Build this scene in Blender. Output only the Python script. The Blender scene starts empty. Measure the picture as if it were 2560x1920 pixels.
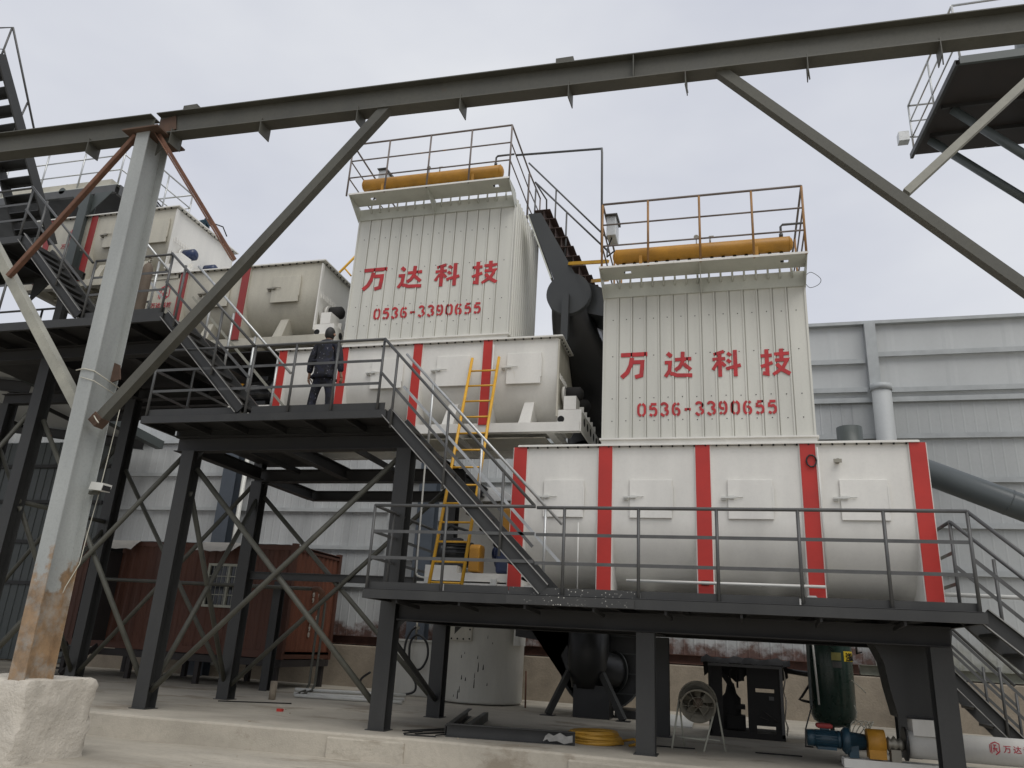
import bpy, bmesh, math, random
from mathutils import Vector as V, Matrix
random.seed(7)
R = math.radians
S = bpy.context.scene
COL = S.collection

# ------------------------------------------------------------------ camera
cam_d = bpy.data.cameras.new('camera')
cam = bpy.data.objects.new('camera', cam_d); COL.objects.link(cam)
rt = V((0.9643, 0.2591, 0.0539)); dn = V((-0.0335, 0.3242, -0.9454)); fw = V((-0.2624, 0.9098, 0.3213))
M = Matrix(((rt.x, -dn.x, -fw.x, 0), (rt.y, -dn.y, -fw.y, 0), (rt.z, -dn.z, -fw.z, 1.3), (0, 0, 0, 1)))
cam.matrix_world = M
cam_d.sensor_width = 36.0
cam_d.lens = 1923.0 / 2560.0 * 36.0
cam_d.clip_start = 0.05; cam_d.clip_end = 800
S.camera = cam
S.view_settings.view_transform = 'Standard'; S.view_settings.look = 'None'
S.view_settings.exposure = 0.15; S.view_settings.gamma = 1.0

# ------------------------------------------------------------------ overcast sky and weak sun
W = bpy.data.worlds.new('World'); S.world = W; W.use_nodes = True
nt = W.node_tree; nt.nodes.clear()
out = nt.nodes.new('ShaderNodeOutputWorld'); bg = nt.nodes.new('ShaderNodeBackground')
sky = nt.nodes.new('ShaderNodeTexSky'); sky.sky_type = 'NISHITA'; sky.sun_disc = False
SUN_EL, SUN_AZ = 56, 142
sky.sun_elevation = R(SUN_EL); sky.sun_rotation = R(SUN_AZ); sky.air_density = 1.0; sky.dust_density = 3.0
tc = nt.nodes.new('ShaderNodeTexCoord'); mp = nt.nodes.new('ShaderNodeMapping')
mp.inputs['Scale'].default_value = (1.0, 1.0, 2.2)
noi = nt.nodes.new('ShaderNodeTexNoise'); noi.inputs['Scale'].default_value = 1.5
noi.inputs['Detail'].default_value = 5; noi.inputs['Roughness'].default_value = 0.52
rmp = nt.nodes.new('ShaderNodeValToRGB')
rmp.color_ramp.elements[0].position = 0.32; rmp.color_ramp.elements[0].color = (0.530, 0.552, 0.630, 1)
rmp.color_ramp.elements[1].position = 0.68; rmp.color_ramp.elements[1].color = (0.715, 0.730, 0.765, 1)
vm = nt.nodes.new('ShaderNodeVectorMath'); vm.operation = 'SCALE'; vm.inputs['Scale'].default_value = 10.0
mx = nt.nodes.new('ShaderNodeMix'); mx.data_type = 'RGBA'; mx.inputs['Factor'].default_value = 0.93
nt.links.new(tc.outputs['Generated'], mp.inputs['Vector']); nt.links.new(mp.outputs[0], noi.inputs['Vector'])
nt.links.new(noi.outputs[0], rmp.inputs[0]); nt.links.new(rmp.outputs[0], vm.inputs[0])
nt.links.new(sky.outputs[0], mx.inputs['A']); nt.links.new(vm.outputs[0], mx.inputs['B'])
nt.links.new(mx.outputs['Result'], bg.inputs['Color']); bg.inputs['Strength'].default_value = 0.1
nt.links.new(bg.outputs[0], out.inputs['Surface'])
sun_d = bpy.data.lights.new('sun', 'SUN'); sun_d.energy = 1.5; sun_d.angle = R(45); sun_d.color = (1.0, 0.97, 0.92)
sun = bpy.data.objects.new('sun', sun_d); COL.objects.link(sun)
az = R(SUN_AZ)
sd = V((math.sin(az) * math.cos(R(SUN_EL)), math.cos(az) * math.cos(R(SUN_EL)), math.sin(R(SUN_EL))))
sun.rotation_euler = (-sd).to_track_quat('-Z', 'Y').to_euler()

# ------------------------------------------------------------------ materials
def mat(name, col, rough=0.6, metal=0.0, var=0.16, scale=2.0, streak=1.0, bump=0.0, bscale=60,
        rust=0.0, rustcol=(0.16, 0.06, 0.025), rscale=4.0, fine=0.0, spec=0.5, zr=None, xs=1.0):
    m = bpy.data.materials.new(name); m.use_nodes = True
    n = m.node_tree.nodes; l = m.node_tree.links; b = n['Principled BSDF']
    b.inputs['Roughness'].default_value = rough; b.inputs['Metallic'].default_value = metal
    b.inputs['Specular IOR Level'].default_value = spec
    geo = n.new('ShaderNodeNewGeometry')
    map_ = n.new('ShaderNodeMapping'); map_.inputs['Scale'].default_value = (xs, 1, streak)
    l.new(geo.outputs['Position'], map_.inputs['Vector'])
    def noise(sc, det=5, ro=0.6, mapped=True):
        t = n.new('ShaderNodeTexNoise'); t.inputs['Scale'].default_value = sc
        t.inputs['Detail'].default_value = det; t.inputs['Roughness'].default_value = ro
        l.new((map_ if mapped else geo).outputs[0 if mapped else 'Position'], t.inputs['Vector']); return t
    def ramp(src, p0, p1, c0, c1):
        r = n.new('ShaderNodeValToRGB'); e = r.color_ramp.elements
        e[0].position = p0; e[1].position = p1; e[0].color = (*c0, 1); e[1].color = (*c1, 1)
        l.new(src, r.inputs[0]); return r
    def mix(f, a, c):
        x = n.new('ShaderNodeMix'); x.data_type = 'RGBA'
        if hasattr(f, 'node'): l.new(f, x.inputs['Factor'])
        else: x.inputs['Factor'].default_value = f
        for s, k in ((a, 'A'), (c, 'B')):
            if hasattr(s, 'node'): l.new(s, x.inputs[k])
            else: x.inputs[k].default_value = (*s, 1)
        return x.outputs['Result']
    d = noise(scale)
    lo = tuple(c * (1 - var) for c in col); hi = tuple(min(1, c * (1 + var * 0.7)) for c in col)
    c = ramp(d.outputs[0], 0.3, 0.7, lo, hi).outputs[0]
    if fine:
        f = noise(scale * 14, 3, 0.7, False)
        c = mix(ramp(f.outputs[0], 0.45, 0.7, (0, 0, 0), (fine,) * 3).outputs[0], c, tuple(x * 0.45 for x in col))
    if rust:
        f = noise(rscale, 8, 0.68)
        c = mix(ramp(f.outputs[0], 0.72 - rust * 0.35, 0.80 - rust * 0.35, (0, 0, 0), (0.9,) * 3).outputs[0], c, rustcol)
    if zr:   # stain below a ragged height: (height, softness, wobble, colour, strength)
        h, so, wob, zc, st = zr
        sp = n.new('ShaderNodeSeparateXYZ'); l.new(geo.outputs['Position'], sp.inputs[0])
        f = noise(1.3, 7, 0.62, False)
        ma = n.new('ShaderNodeMath'); ma.operation = 'MULTIPLY_ADD'; l.new(f.outputs[0], ma.inputs[0])
        ma.inputs[1].default_value = -2 * wob; l.new(sp.outputs['Z'], ma.inputs[2])
        mr = n.new('ShaderNodeMapRange'); l.new(ma.outputs[0], mr.inputs['Value'])
        mr.inputs['From Min'].default_value = h - wob - so; mr.inputs['From Max'].default_value = h - wob + so
        mr.inputs['To Min'].default_value = st; mr.inputs['To Max'].default_value = 0
        f2 = noise(6, 6, 0.7, False)
        zcol = ramp(f2.outputs[0], 0.3, 0.7, tuple(x * 0.55 for x in zc), tuple(x * 1.35 for x in zc)).outputs[0]
        f3 = noise(3.5, 7, 0.7, False); mu = n.new('ShaderNodeMath'); mu.operation = 'MULTIPLY'
        l.new(mr.outputs[0], mu.inputs[0]); l.new(ramp(f3.outputs[0], 0.36, 0.52, (.45,) * 3, (1,) * 3).outputs[0], mu.inputs[1])
        c = mix(mu.outputs[0], c, zcol)
    l.new(c, b.inputs['Base Color'])
    if bump:
        t = noise(bscale, 4, 0.65, False); bp = n.new('ShaderNodeBump')
        bp.inputs['Strength'].default_value = bump; bp.inputs['Distance'].default_value = 0.02
        l.new(t.outputs[0], bp.inputs['Height']); l.new(bp.outputs[0], b.inputs['Normal'])
    rr = n.new('ShaderNodeMapRange'); l.new(d.outputs[0], rr.inputs['Value'])
    rr.inputs['From Min'].default_value = 0.3; rr.inputs['From Max'].default_value = 0.7
    rr.inputs['To Min'].default_value = max(0.05, rough - 0.1); rr.inputs['To Max'].default_value = min(1, rough + 0.1)
    l.new(rr.outputs[0], b.inputs['Roughness'])
    return m

MT = dict(
    white=mat('white_paint', (0.73, 0.715, 0.665), 0.42, var=0.11, scale=1.6, streak=0.22, fine=0.07, rust=0.10, rustcol=(0.52, 0.49, 0.41), rscale=2.6),
    cream=mat('cream_paint', (0.50, 0.475, 0.395), 0.5, var=0.18, scale=2.6, streak=0.16, fine=0.15, rust=0.07, rustcol=(0.33, 0.28, 0.19), rscale=3.0),
    clad=mat('cladding_paint', (0.61, 0.605, 0.545), 0.45, var=0.11, scale=2.4, streak=0.10, fine=0.07),
    clad2=mat('header_paint', (0.52, 0.53, 0.47), 0.5, var=0.12, scale=2.0, streak=0.5, fine=0.1),
    wall=mat('wall_sheet', (0.44, 0.455, 0.455), 0.5, var=0.22, scale=1.4, streak=0.10, fine=0.15,
             zr=(1.62, 0.10, 0.85, (0.105, 0.05, 0.036), 0.95)),
    wallhi=mat('upper_wall_sheet', (0.50, 0.515, 0.51), 0.5, var=0.07, scale=0.7, streak=0.3, fine=0.05),
    girt=mat('girt_steel', (0.40, 0.42, 0.42), 0.5, var=0.12, scale=3),
    girtrust=mat('rusty_sill_channel', (0.12, 0.06, 0.045), 0.8, var=0.4, scale=4, fine=0.3),
    steel=mat('dark_grey_paint', (0.034, 0.0345, 0.033), 0.5, var=0.30, scale=2.2, streak=0.4, fine=0.15, rust=0.10, rustcol=(0.065, 0.05, 0.038), rscale=5),
    steelb=mat('underside_paint', (0.026, 0.0255, 0.025), 0.6, var=0.25, scale=2.0, rust=0.12, rustcol=(0.06, 0.035, 0.025)),
    speck=mat('spattered_grey_paint', (0.040, 0.040, 0.038), 0.5, var=0.2, scale=2.2),
    rail=mat('grey_rail_paint', (0.080, 0.081, 0.079), 0.42, var=0.22, scale=5, fine=0.15),
    galv=mat('galvanised_tube', (0.50, 0.51, 0.50), 0.35, metal=0.55, var=0.15, scale=6),
    olive=mat('weathered_rail_paint', (0.085, 0.084, 0.067), 0.55, var=0.25, scale=5, rust=0.15),
    gantry=mat('gantry_paint', (0.082, 0.080, 0.064), 0.6, var=0.25, scale=1.6, streak=0.5, fine=0.25, rust=0.16,
               rustcol=(0.10, 0.065, 0.04)),
    column=mat('column_paint', (0.345, 0.36, 0.345), 0.5, var=0.16, scale=2.2, streak=0.25, fine=0.2, rust=0.1,
               rustcol=(0.26, 0.20, 0.13), zr=(2.05, 0.07, 1.5, (0.27, 0.165, 0.078), 0.88)),
    brace=mat('brace_paint', (0.30, 0.295, 0.245), 0.55, var=0.25, scale=2.2, fine=0.2, rust=0.2, rustcol=(0.20, 0.13, 0.08)),
    rust=mat('rusted_steel', (0.155, 0.075, 0.045), 0.85, var=0.35, scale=6, fine=0.3),
    rustdk=mat('rusted_plate', (0.10, 0.06, 0.04), 0.85, var=0.35, scale=5, fine=0.3),
    reddull=mat('faded_red_paint', (0.27, 0.03, 0.028), 0.5, var=0.15, scale=2),
    ductb=mat('blue_grey_duct_paint', (0.105, 0.12, 0.122), 0.4, var=0.12, scale=1.2),
    wallr=mat('right_wall_sheet', (0.44, 0.455, 0.45), 0.5, var=0.1, scale=0.9, streak=0.15, fine=0.08, zr=(1.75, 0.3, 0.5, (0.26, 0.255, 0.2), 0.8)),
    sillg=mat('greenish_sill_channel', (0.24, 0.245, 0.2), 0.7, var=0.25, scale=3, fine=0.2),
    red=mat('red_paint', (0.47, 0.026, 0.017), 0.45, var=0.12, scale=2),
    letter=mat('red_stencil_paint', (0.47, 0.032, 0.036), 0.6, var=0.25, scale=7, fine=0.15, rust=0.16, rustcol=(0.50, 0.22, 0.19), rscale=11),
    logo=mat('red_transfer', (0.42, 0.03, 0.05), 0.6, var=0.15, scale=8),
    yel=mat('tank_yellow', (0.47, 0.225, 0.022), 0.5, var=0.22, scale=3, fine=0.2, rust=0.12, rustcol=(0.28, 0.17, 0.06), rscale=5),
    yrail=mat('rusty_yellow_rail', (0.30, 0.155, 0.05), 0.6, var=0.3, scale=4, rust=0.35, rustcol=(0.15, 0.10, 0.08)),
    grail=mat('brownish_grey_rail', (0.17, 0.14, 0.125), 0.55, var=0.3, scale=4, rust=0.3, rustcol=(0.35, 0.17, 0.04)),
    lad=mat('ladder_yellow', (0.66, 0.36, 0.03), 0.45, var=0.14, scale=5, fine=0.15),
    conc=mat('slab_concrete', (0.42, 0.385, 0.32), 0.85, var=0.28, scale=0.8, bump=0.25, bscale=40, fine=0.15, xs=0.6,
             rust=0.50, rustcol=(0.25, 0.215, 0.165), rscale=0.9),
    yard=mat('yard_concrete', (0.42, 0.385, 0.32), 0.9, var=0.30, scale=0.9, bump=0.35, bscale=30, fine=0.2, xs=0.35,
             rust=0.48, rustcol=(0.29, 0.255, 0.20), rscale=1.6),
    base=mat('base_wall_concrete', (0.31, 0.265, 0.205), 0.9, var=0.28, scale=1.5, bump=0.5, bscale=18, fine=0.2,
             rust=0.15, rustcol=(0.15, 0.11, 0.085), rscale=2.0),
    block=mat('footing_concrete', (0.54, 0.50, 0.43), 0.9, var=0.14, scale=3, bump=0.9, bscale=14, fine=0.15,
              rust=0.16, rustcol=(0.11, 0.112, 0.085), rscale=2.6),
    contend=mat('container_sunlit_end_red', (0.17, 0.058, 0.03), 0.65, var=0.25, scale=1.6, streak=0.4, fine=0.2, rust=0.12, rustcol=(0.14, 0.07, 0.03)),  # lighter than the side walls: sunlight on this end put into the colour
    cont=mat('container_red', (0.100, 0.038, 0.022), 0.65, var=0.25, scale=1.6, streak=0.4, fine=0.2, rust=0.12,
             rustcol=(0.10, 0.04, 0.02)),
    contdk=mat('dark_container_trim', (0.035, 0.03, 0.028), 0.7, var=0.3),
    black=mat('black_paint', (0.012, 0.0125, 0.013), 0.4, var=0.25, scale=3),
    duct=mat('duct_paint', (0.036, 0.039, 0.039), 0.45, var=0.14, scale=1.5),
    soot=mat('sooty_steel', (0.022, 0.021, 0.02), 0.85, var=0.4, scale=5, fine=0.2),
    tread=mat('rusty_tread', (0.075, 0.047, 0.038), 0.8, var=0.35, scale=5),
    green=mat('green_tank_paint', (0.012, 0.036, 0.026), 0.3, var=0.25, scale=2),
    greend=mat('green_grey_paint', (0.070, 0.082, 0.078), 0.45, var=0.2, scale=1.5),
    blue=mat('motor_blue', (0.014, 0.045, 0.068), 0.4, var=0.25, scale=5),
    gear=mat('gearbox_blue', (0.012, 0.025, 0.075), 0.35, var=0.2, scale=5),
    bluepil=mat('blue_grey_paint', (0.07, 0.085, 0.105), 0.5, var=0.2, scale=1.2),
    lit_edge_plaster=mat('lit_edge_and_plaster', (0.27, 0.265, 0.25), 0.5, var=0.3, scale=9),  # painted edge light on the stair stringers; also colours the plaster smear
    pvc=mat('white_plastic', (0.62, 0.62, 0.58), 0.4, var=0.08),
    tankw=mat('white_tank_paint', (0.62, 0.615, 0.565), 0.4, var=0.16, scale=1.5, streak=0.2, rust=0.12,
              rustcol=(0.10, 0.09, 0.07), rscale=2.5, fine=0.06),
    hose=mat('yellow_hose', (0.46, 0.25, 0.03), 0.5, var=0.2, scale=6),
    rope=mat('pale_rope', (0.50, 0.48, 0.40), 0.8),
    brass=mat('dull_metal', (0.30, 0.28, 0.23), 0.45, metal=0.5),
    gas=mat('rust_brown_cylinder', (0.125, 0.095, 0.068), 0.7, var=0.25, scale=3, fine=0.2),
    fanm=mat('dusty_fan_paint', (0.20, 0.185, 0.145), 0.7, var=0.25, scale=5, fine=0.2),
    hole=mat('dark_hole', (0.01, 0.01, 0.01), 0.9),
    sign=mat('warning_yellow', (0.75, 0.55, 0.03), 0.5, var=0.05),
    plate=mat('nameplate', (0.24, 0.22, 0.07), 0.4, var=0.2, scale=12),
    glass=mat('dark_window_glass', (0.02, 0.023, 0.026), 0.15, var=0.2),
    frame=mat('window_frame_paint', (0.40, 0.40, 0.33), 0.5, var=0.1),
    tarp=mat('pale_tarpaulin', (0.42, 0.39, 0.34), 0.8, var=0.15, scale=5),
    skin=mat('skin', (0.30, 0.17, 0.11), 0.55, var=0.08),
    hair=mat('black_hair', (0.012, 0.011, 0.010), 0.6, var=0.2),
)
# dark navy camouflage: three blotch layers and small pale flecks
def camo():
    m = bpy.data.materials.new('navy_camouflage'); m.use_nodes = True
    n = m.node_tree.nodes; l = m.node_tree.links; b = n['Principled BSDF']; b.inputs['Roughness'].default_value = 0.8
    g = n.new('ShaderNodeNewGeometry'); prev = None
    for sc, th, colr in ((9, 0.5, (0.013, 0.015, 0.03)), (15, 0.56, (0.005, 0.005, 0.007)), (24, 0.69, (0.16, 0.16, 0.18))):
        t = n.new('ShaderNodeTexNoise'); t.inputs['Scale'].default_value = sc; t.inputs['Detail'].default_value = 2
        mp = n.new('ShaderNodeMapping'); mp.inputs['Location'].default_value = (sc, 0, 0); mp.inputs['Scale'].default_value = (1, 1, 0.8)
        l.new(g.outputs['Position'], mp.inputs[0]); l.new(mp.outputs[0], t.inputs['Vector'])
        r = n.new('ShaderNodeValToRGB'); r.color_ramp.interpolation = 'CONSTANT'
        r.color_ramp.elements[0].color = (0, 0, 0, 1); r.color_ramp.elements[1].position = th; r.color_ramp.elements[1].color = (1, 1, 1, 1)
        l.new(t.outputs[0], r.inputs[0])
        x = n.new('ShaderNodeMix'); x.data_type = 'RGBA'; l.new(r.outputs[0], x.inputs['Factor'])
        if prev is None: x.inputs['A'].default_value = (0.012, 0.013, 0.02, 1)
        else: l.new(prev, x.inputs['A'])
        x.inputs['B'].default_value = (*colr, 1); prev = x.outputs['Result']
    l.new(prev, b.inputs['Base Color']); return m
MT['camo'] = camo()
# pale paint flecks on the platform edge where white paint was spattered
def speckle(m):
    n = m.node_tree.nodes; l = m.node_tree.links; b = n['Principled BSDF']
    src = b.inputs['Base Color'].links[0].from_socket
    g = n.new('ShaderNodeNewGeometry'); vo = n.new('ShaderNodeTexVoronoi'); vo.inputs['Scale'].default_value = 26
    l.new(g.outputs['Position'], vo.inputs['Vector'])
    r = n.new('ShaderNodeValToRGB'); r.color_ramp.elements[0].position = 0.16; r.color_ramp.elements[1].position = 0.24
    r.color_ramp.elements[0].color = (1, 1, 1, 1); r.color_ramp.elements[1].color = (0, 0, 0, 1)
    l.new(vo.outputs['Distance'], r.inputs[0])
    w = n.new('ShaderNodeTexNoise'); w.inputs['Scale'].default_value = 1.6; w.inputs['Detail'].default_value = 4
    l.new(g.outputs['Position'], w.inputs['Vector'])
    r2 = n.new('ShaderNodeValToRGB'); r2.color_ramp.elements[0].position = 0.42; r2.color_ramp.elements[1].position = 0.6
    l.new(w.outputs[0], r2.inputs[0])
    mu = n.new('ShaderNodeMath'); mu.operation = 'MULTIPLY'; l.new(r.outputs[0], mu.inputs[0]); l.new(r2.outputs[0], mu.inputs[1])
    x = n.new('ShaderNodeMix'); x.data_type = 'RGBA'; l.new(mu.outputs[0], x.inputs['Factor']); l.new(src, x.inputs['A'])
    x.inputs['B'].default_value = (0.55, 0.54, 0.48, 1); l.new(x.outputs['Result'], b.inputs['Base Color'])
speckle(MT['speck'])

# ------------------------------------------------------------------ mesh builder (world coordinates)
class MB:
    def __init__(s): s.v = []; s.f = []; s.sm = []; s.mi = []
    def add(s, vs, fs, smooth=False, mi=0):
        o = len(s.v); s.v += [tuple(v) for v in vs]
        for f in fs:
            s.f.append([i + o for i in f]); s.sm.append(smooth); s.mi.append(mi)
        return s
    def box(s, x0, x1, y0, y1, z0, z1, mi=0):
        vs = [(x, y, z) for z in (z0, z1) for x, y in ((x0, y0), (x1, y0), (x1, y1), (x0, y1))]
        return s.add(vs, [(3, 2, 1, 0), (4, 5, 6, 7), (0, 1, 5, 4), (1, 2, 6, 5), (2, 3, 7, 6), (3, 0, 4, 7)], mi=mi)
    def frame(s, p, q, up):
        d = (q - p).normalized(); up = V(up)
        if abs(d.dot(up)) > 0.97: up = V((0, 1, 0)) if abs(d.y) < 0.9 else V((1, 0, 0))
        a = d.cross(up).normalized(); b = a.cross(d).normalized(); return d, a, b
    def bar(s, p, q, w, h, up=(0, 0, 1), oa=0, ob=0, mi=0):
        p, q = V(p), V(q); d, a, b = s.frame(p, q, up)
        vs = [c + a * (oa + i * w / 2) + b * (ob + j * h / 2) for c in (p, q) for i, j in ((-1, -1), (1, -1), (1, 1), (-1, 1))]
        return s.add(vs, [(0, 1, 2, 3), (7, 6, 5, 4), (0, 4, 5, 1), (1, 5, 6, 2), (2, 6, 7, 3), (3, 7, 4, 0)], mi=mi)
    def ibeam(s, p, q, w, h, up=(0, 0, 1), tw=0.012, tf=0.014):
        s.bar(p, q, w, tf, up, 0, h / 2 - tf / 2); s.bar(p, q, w, tf, up, 0, -h / 2 + tf / 2)
        return s.bar(p, q, tw, h - 2 * tf, up)
    def chan(s, p, q, w, h, up=(0, 0, 1), side=1, t=0.012):
        s.bar(p, q, t, h, up, side * (w / 2 - t / 2), 0)
        for k in (1, -1): s.bar(p, q, w - t, t, up, -side * t / 2, k * (h / 2 - t / 2))
        return s
    def angle(s, p, q, w, up=(0, 0, 1), t=0.008):
        s.bar(p, q, w, t, up, 0, -w / 2); return s.bar(p, q, t, w - t, up, -w / 2 + t / 2, t / 2)
    def path(s, pts, r, n=10, mi=0, cap=True):
        pts = [V(p) for p in pts]; m = len(pts); ring = []; d0, a, b = s.frame(pts[0], pts[1], (0, 0, 1))
        rr = r if isinstance(r, (list, tuple)) else [r] * m
        vs = []
        for i, p in enumerate(pts):
            d = (pts[min(i + 1, m - 1)] - pts[max(i - 1, 0)])
            if d.length < 1e-9: d = d0
            d.normalize(); a = (a - d * a.dot(d)).normalized(); b = d.cross(a)
            if 0 < i < m - 1:
                c = (pts[i] - pts[i - 1]).normalized().dot(d); k = 1 / max(0.55, c)
            else: k = 1
            for j in range(n):
                t = 2 * math.pi * j / n; vs.append(p + (a * math.cos(t) + b * math.sin(t)) * rr[i] * (k if k < 1.2 else 1.1))
        fs = [(i * n + j, i * n + (j + 1) % n, (i + 1) * n + (j + 1) % n, (i + 1) * n + j) for i in range(m - 1) for j in range(n)]
        s.add(vs, fs, True, mi)
        if cap:
            o = len(s.v) - len(vs)
            s.f += [[o + j for j in range(n)][::-1], [o + (m - 1) * n + j for j in range(n)]]; s.sm += [False, False]; s.mi += [mi, mi]
        return s
    def tube(s, p, q, r, n=10, r2=None, mi=0): return s.path([p, q], [r, r if r2 is None else r2], n, mi)
    def lathe(s, o, ax, prof, n=24, mi=0):
        o = V(o); d, a, b = s.frame(V((0, 0, 0)), V(ax), (0, 0, 1)); vs = []
        for h, r in prof:
            for j in range(n):
                t = 2 * math.pi * j / n; vs.append(o + d * h + (a * math.cos(t) + b * math.sin(t)) * max(r, 1e-4))
        for i in range(len(prof) - 1):
            sharp = abs(prof[i][0] - prof[i + 1][0]) < 1e-4
            oo = len(s.v) if i == 0 else oo
            if i == 0: s.v += [tuple(v) for v in vs]
            for j in range(n):
                s.f.append([oo + i * n + j, oo + i * n + (j + 1) % n, oo + (i + 1) * n + (j + 1) % n, oo + (i + 1) * n + j])
                s.sm.append(not sharp); s.mi.append(mi)
        s.f += [[oo + j for j in range(n)][::-1], [oo + (len(prof) - 1) * n + j for j in range(n)]]; s.sm += [False] * 2; s.mi += [mi] * 2
        return s
    def prism(s, poly, o, u, v, depth, mi=0):
        o, u, v = V(o), V(u), V(v); nrm = u.cross(v).normalized(); n = len(poly)
        ar = sum(poly[i][0] * poly[(i + 1) % n][1] - poly[(i + 1) % n][0] * poly[i][1] for i in range(n))
        if ar < 0: poly = poly[::-1]
        a = [o + u * x + v * y for x, y in poly]; bq = [p + nrm * depth for p in a]
        fs = [tuple(range(n))[::-1], tuple(range(n, 2 * n))] + [(i, (i + 1) % n, n + (i + 1) % n, n + i) for i in range(n)]
        return s.add(a + bq, fs, mi=mi)
    def hull8(s, b, t, mi=0):          # two quads joined: bottom corners, top corners
        return s.add(list(b) + list(t), [(3, 2, 1, 0), (4, 5, 6, 7), (0, 1, 5, 4), (1, 2, 6, 5), (2, 3, 7, 6), (3, 0, 4, 7)], mi=mi)
    def grid(s, pts, smooth=True, mi=0):   # rows of points
        r, c = len(pts), len(pts[0])
        return s.add([p for row in pts for p in row], [(i * c + j, i * c + j + 1, (i + 1) * c + j + 1, (i + 1) * c + j) for i in range(r - 1) for j in range(c - 1)], smooth, mi)

def origin(o): 
    while o.parent: o = o.parent
    return V(o.location)
def obj(name, mb, m, parent=None, loc=None, label=None, bevel=0):
    me = bpy.data.meshes.new(name)
    off = origin(parent) if parent else V(loc or (0, 0, 0))
    me.from_pydata([tuple(V(v) - off) for v in mb.v], [], mb.f)
    me.polygons.foreach_set('use_smooth', mb.sm); me.polygons.foreach_set('material_index', mb.mi)
    for k in (m if isinstance(m, (list, tuple)) else [m]): me.materials.append(MT[k] if isinstance(k, str) else k)
    bm = bmesh.new(); bm.from_mesh(me); bmesh.ops.recalc_face_normals(bm, faces=bm.faces); bm.to_mesh(me); bm.free()
    me.update()
    o = bpy.data.objects.new(name, me); COL.objects.link(o)
    if parent: o.parent = parent
    else: o.location = off
    if label: o['label'] = label
    if bevel:
        b = o.modifiers.new('bevel', 'BEVEL'); b.width = bevel; b.segments = 2; b.limit_method = 'ANGLE'
    return o
def tag(o, label, cat, group=None):
    o['label'] = label; o['category'] = cat
    if group: o['group'] = group
    return o
def thing(name, label, cat, loc, group=None):
    o = bpy.data.objects.new(name, None); COL.objects.link(o); o.location = loc; o.empty_display_size = 0.2
    return tag(o, label, cat, group)
def struct(name, mb, m, **k):
    o = obj(name, mb, m, **k); o['kind'] = 'structure'; return o

def smooth3(P, k=5):
    P = [V(p) for p in P]; q = [P[0]] + P + [P[-1]]; o = []
    for i in range(1, len(q) - 2):
        a, b, c, d = q[i - 1:i + 3]
        for j in range(k):
            t = j / k; o.append(0.5 * ((2 * b) + (c - a) * t + (2 * a - 5 * b + 4 * c - d) * t * t + (3 * b - a - 3 * c + d) * t ** 3))
    return o + [P[-1]]
# ------------------------------------------------------------------ stencil lettering
def smooth_pts(p, k=4):
    if len(p) < 3: return p
    q = [p[0]] + list(p) + [p[-1]]; o = []
    for i in range(1, len(q) - 2):
        a, b, c, d = (V((*x, 0)) for x in q[i - 1:i + 3])
        for j in range(k):
            t = j / k
            r = 0.5 * ((2 * b) + (c - a) * t + (2 * a - 5 * b + 4 * c - d) * t * t + (3 * b - a - 3 * c + d) * t ** 3)
            o.append((r.x, r.y))
    return o + [p[-1]]
def strip(p, w):                      # mitred outline of a thick polyline
    L, Rr = [], []
    for i, c in enumerate(p):
        c = V((*c, 0)); a = V((*p[max(i - 1, 0)], 0)); b = V((*p[min(i + 1, len(p) - 1)], 0))
        d1 = (c - a).normalized() if i else (b - c).normalized(); d2 = (b - c).normalized() if i < len(p) - 1 else d1
        n = (V((-d1.y, d1.x, 0)) + V((-d2.y, d2.x, 0)))
        n = n.normalized(); k = 1 / max(0.5, n.dot(V((-d1.y, d1.x, 0))))
        L.append((c.x + n.x * w / 2 * k, c.y + n.y * w / 2 * k)); Rr.append((c.x - n.x * w / 2 * k, c.y - n.y * w / 2 * k))
    return L, Rr
HAN = {
 'wan': [([(0, .92), (1, .93)], .16), ([(.40, .62), (.82, .62), (.77, .09), (.54, .03)], .15), ([(.42, .80), (.37, .5), (.24, .22), (.03, .03)], .16)],
 'da': [([(.38, .70), (.98, .72)], .13), ([(.67, 1), (.65, .60), (.54, .40), (.38, .29)], .14), ([(.70, .53), (.80, .42), (.95, .29)], .14),
        ([(.10, .97), (.25, .83)], .15), ([(0, .60), (.20, .60), (.17, .28), (.02, .05)], .13), ([(.20, .18), (.45, .09), (1.0, .07)], .14)],
 'ke': [([(.42, .97), (.05, .86)], .12), ([(0, .67), (.46, .69)], .12), ([(.26, .85), (.26, 0)], .14), ([(.20, .57), (.01, .27)], .12), ([(.32, .55), (.45, .40)], .12),
        ([(.54, .90), (.67, .79)], .12), ([(.52, .64), (.65, .53)], .12), ([(.48, .29), (1, .42)], .12), ([(.81, 1), (.81, 0)], .14)],
 'ji': [([(0, .75), (.40, .77)], .12), ([(.22, 1), (.22, .07), (.06, .10)], .14), ([(0, .34), (.41, .49)], .12),
        ([(.48, .80), (1, .82)], .12), ([(.73, 1), (.73, .64)], .14), ([(.50, .57), (.92, .58), (.76, .28), (.42, .03)], .12), ([(.55, .43), (.72, .22), (1, .04)], .14)],
}
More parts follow.
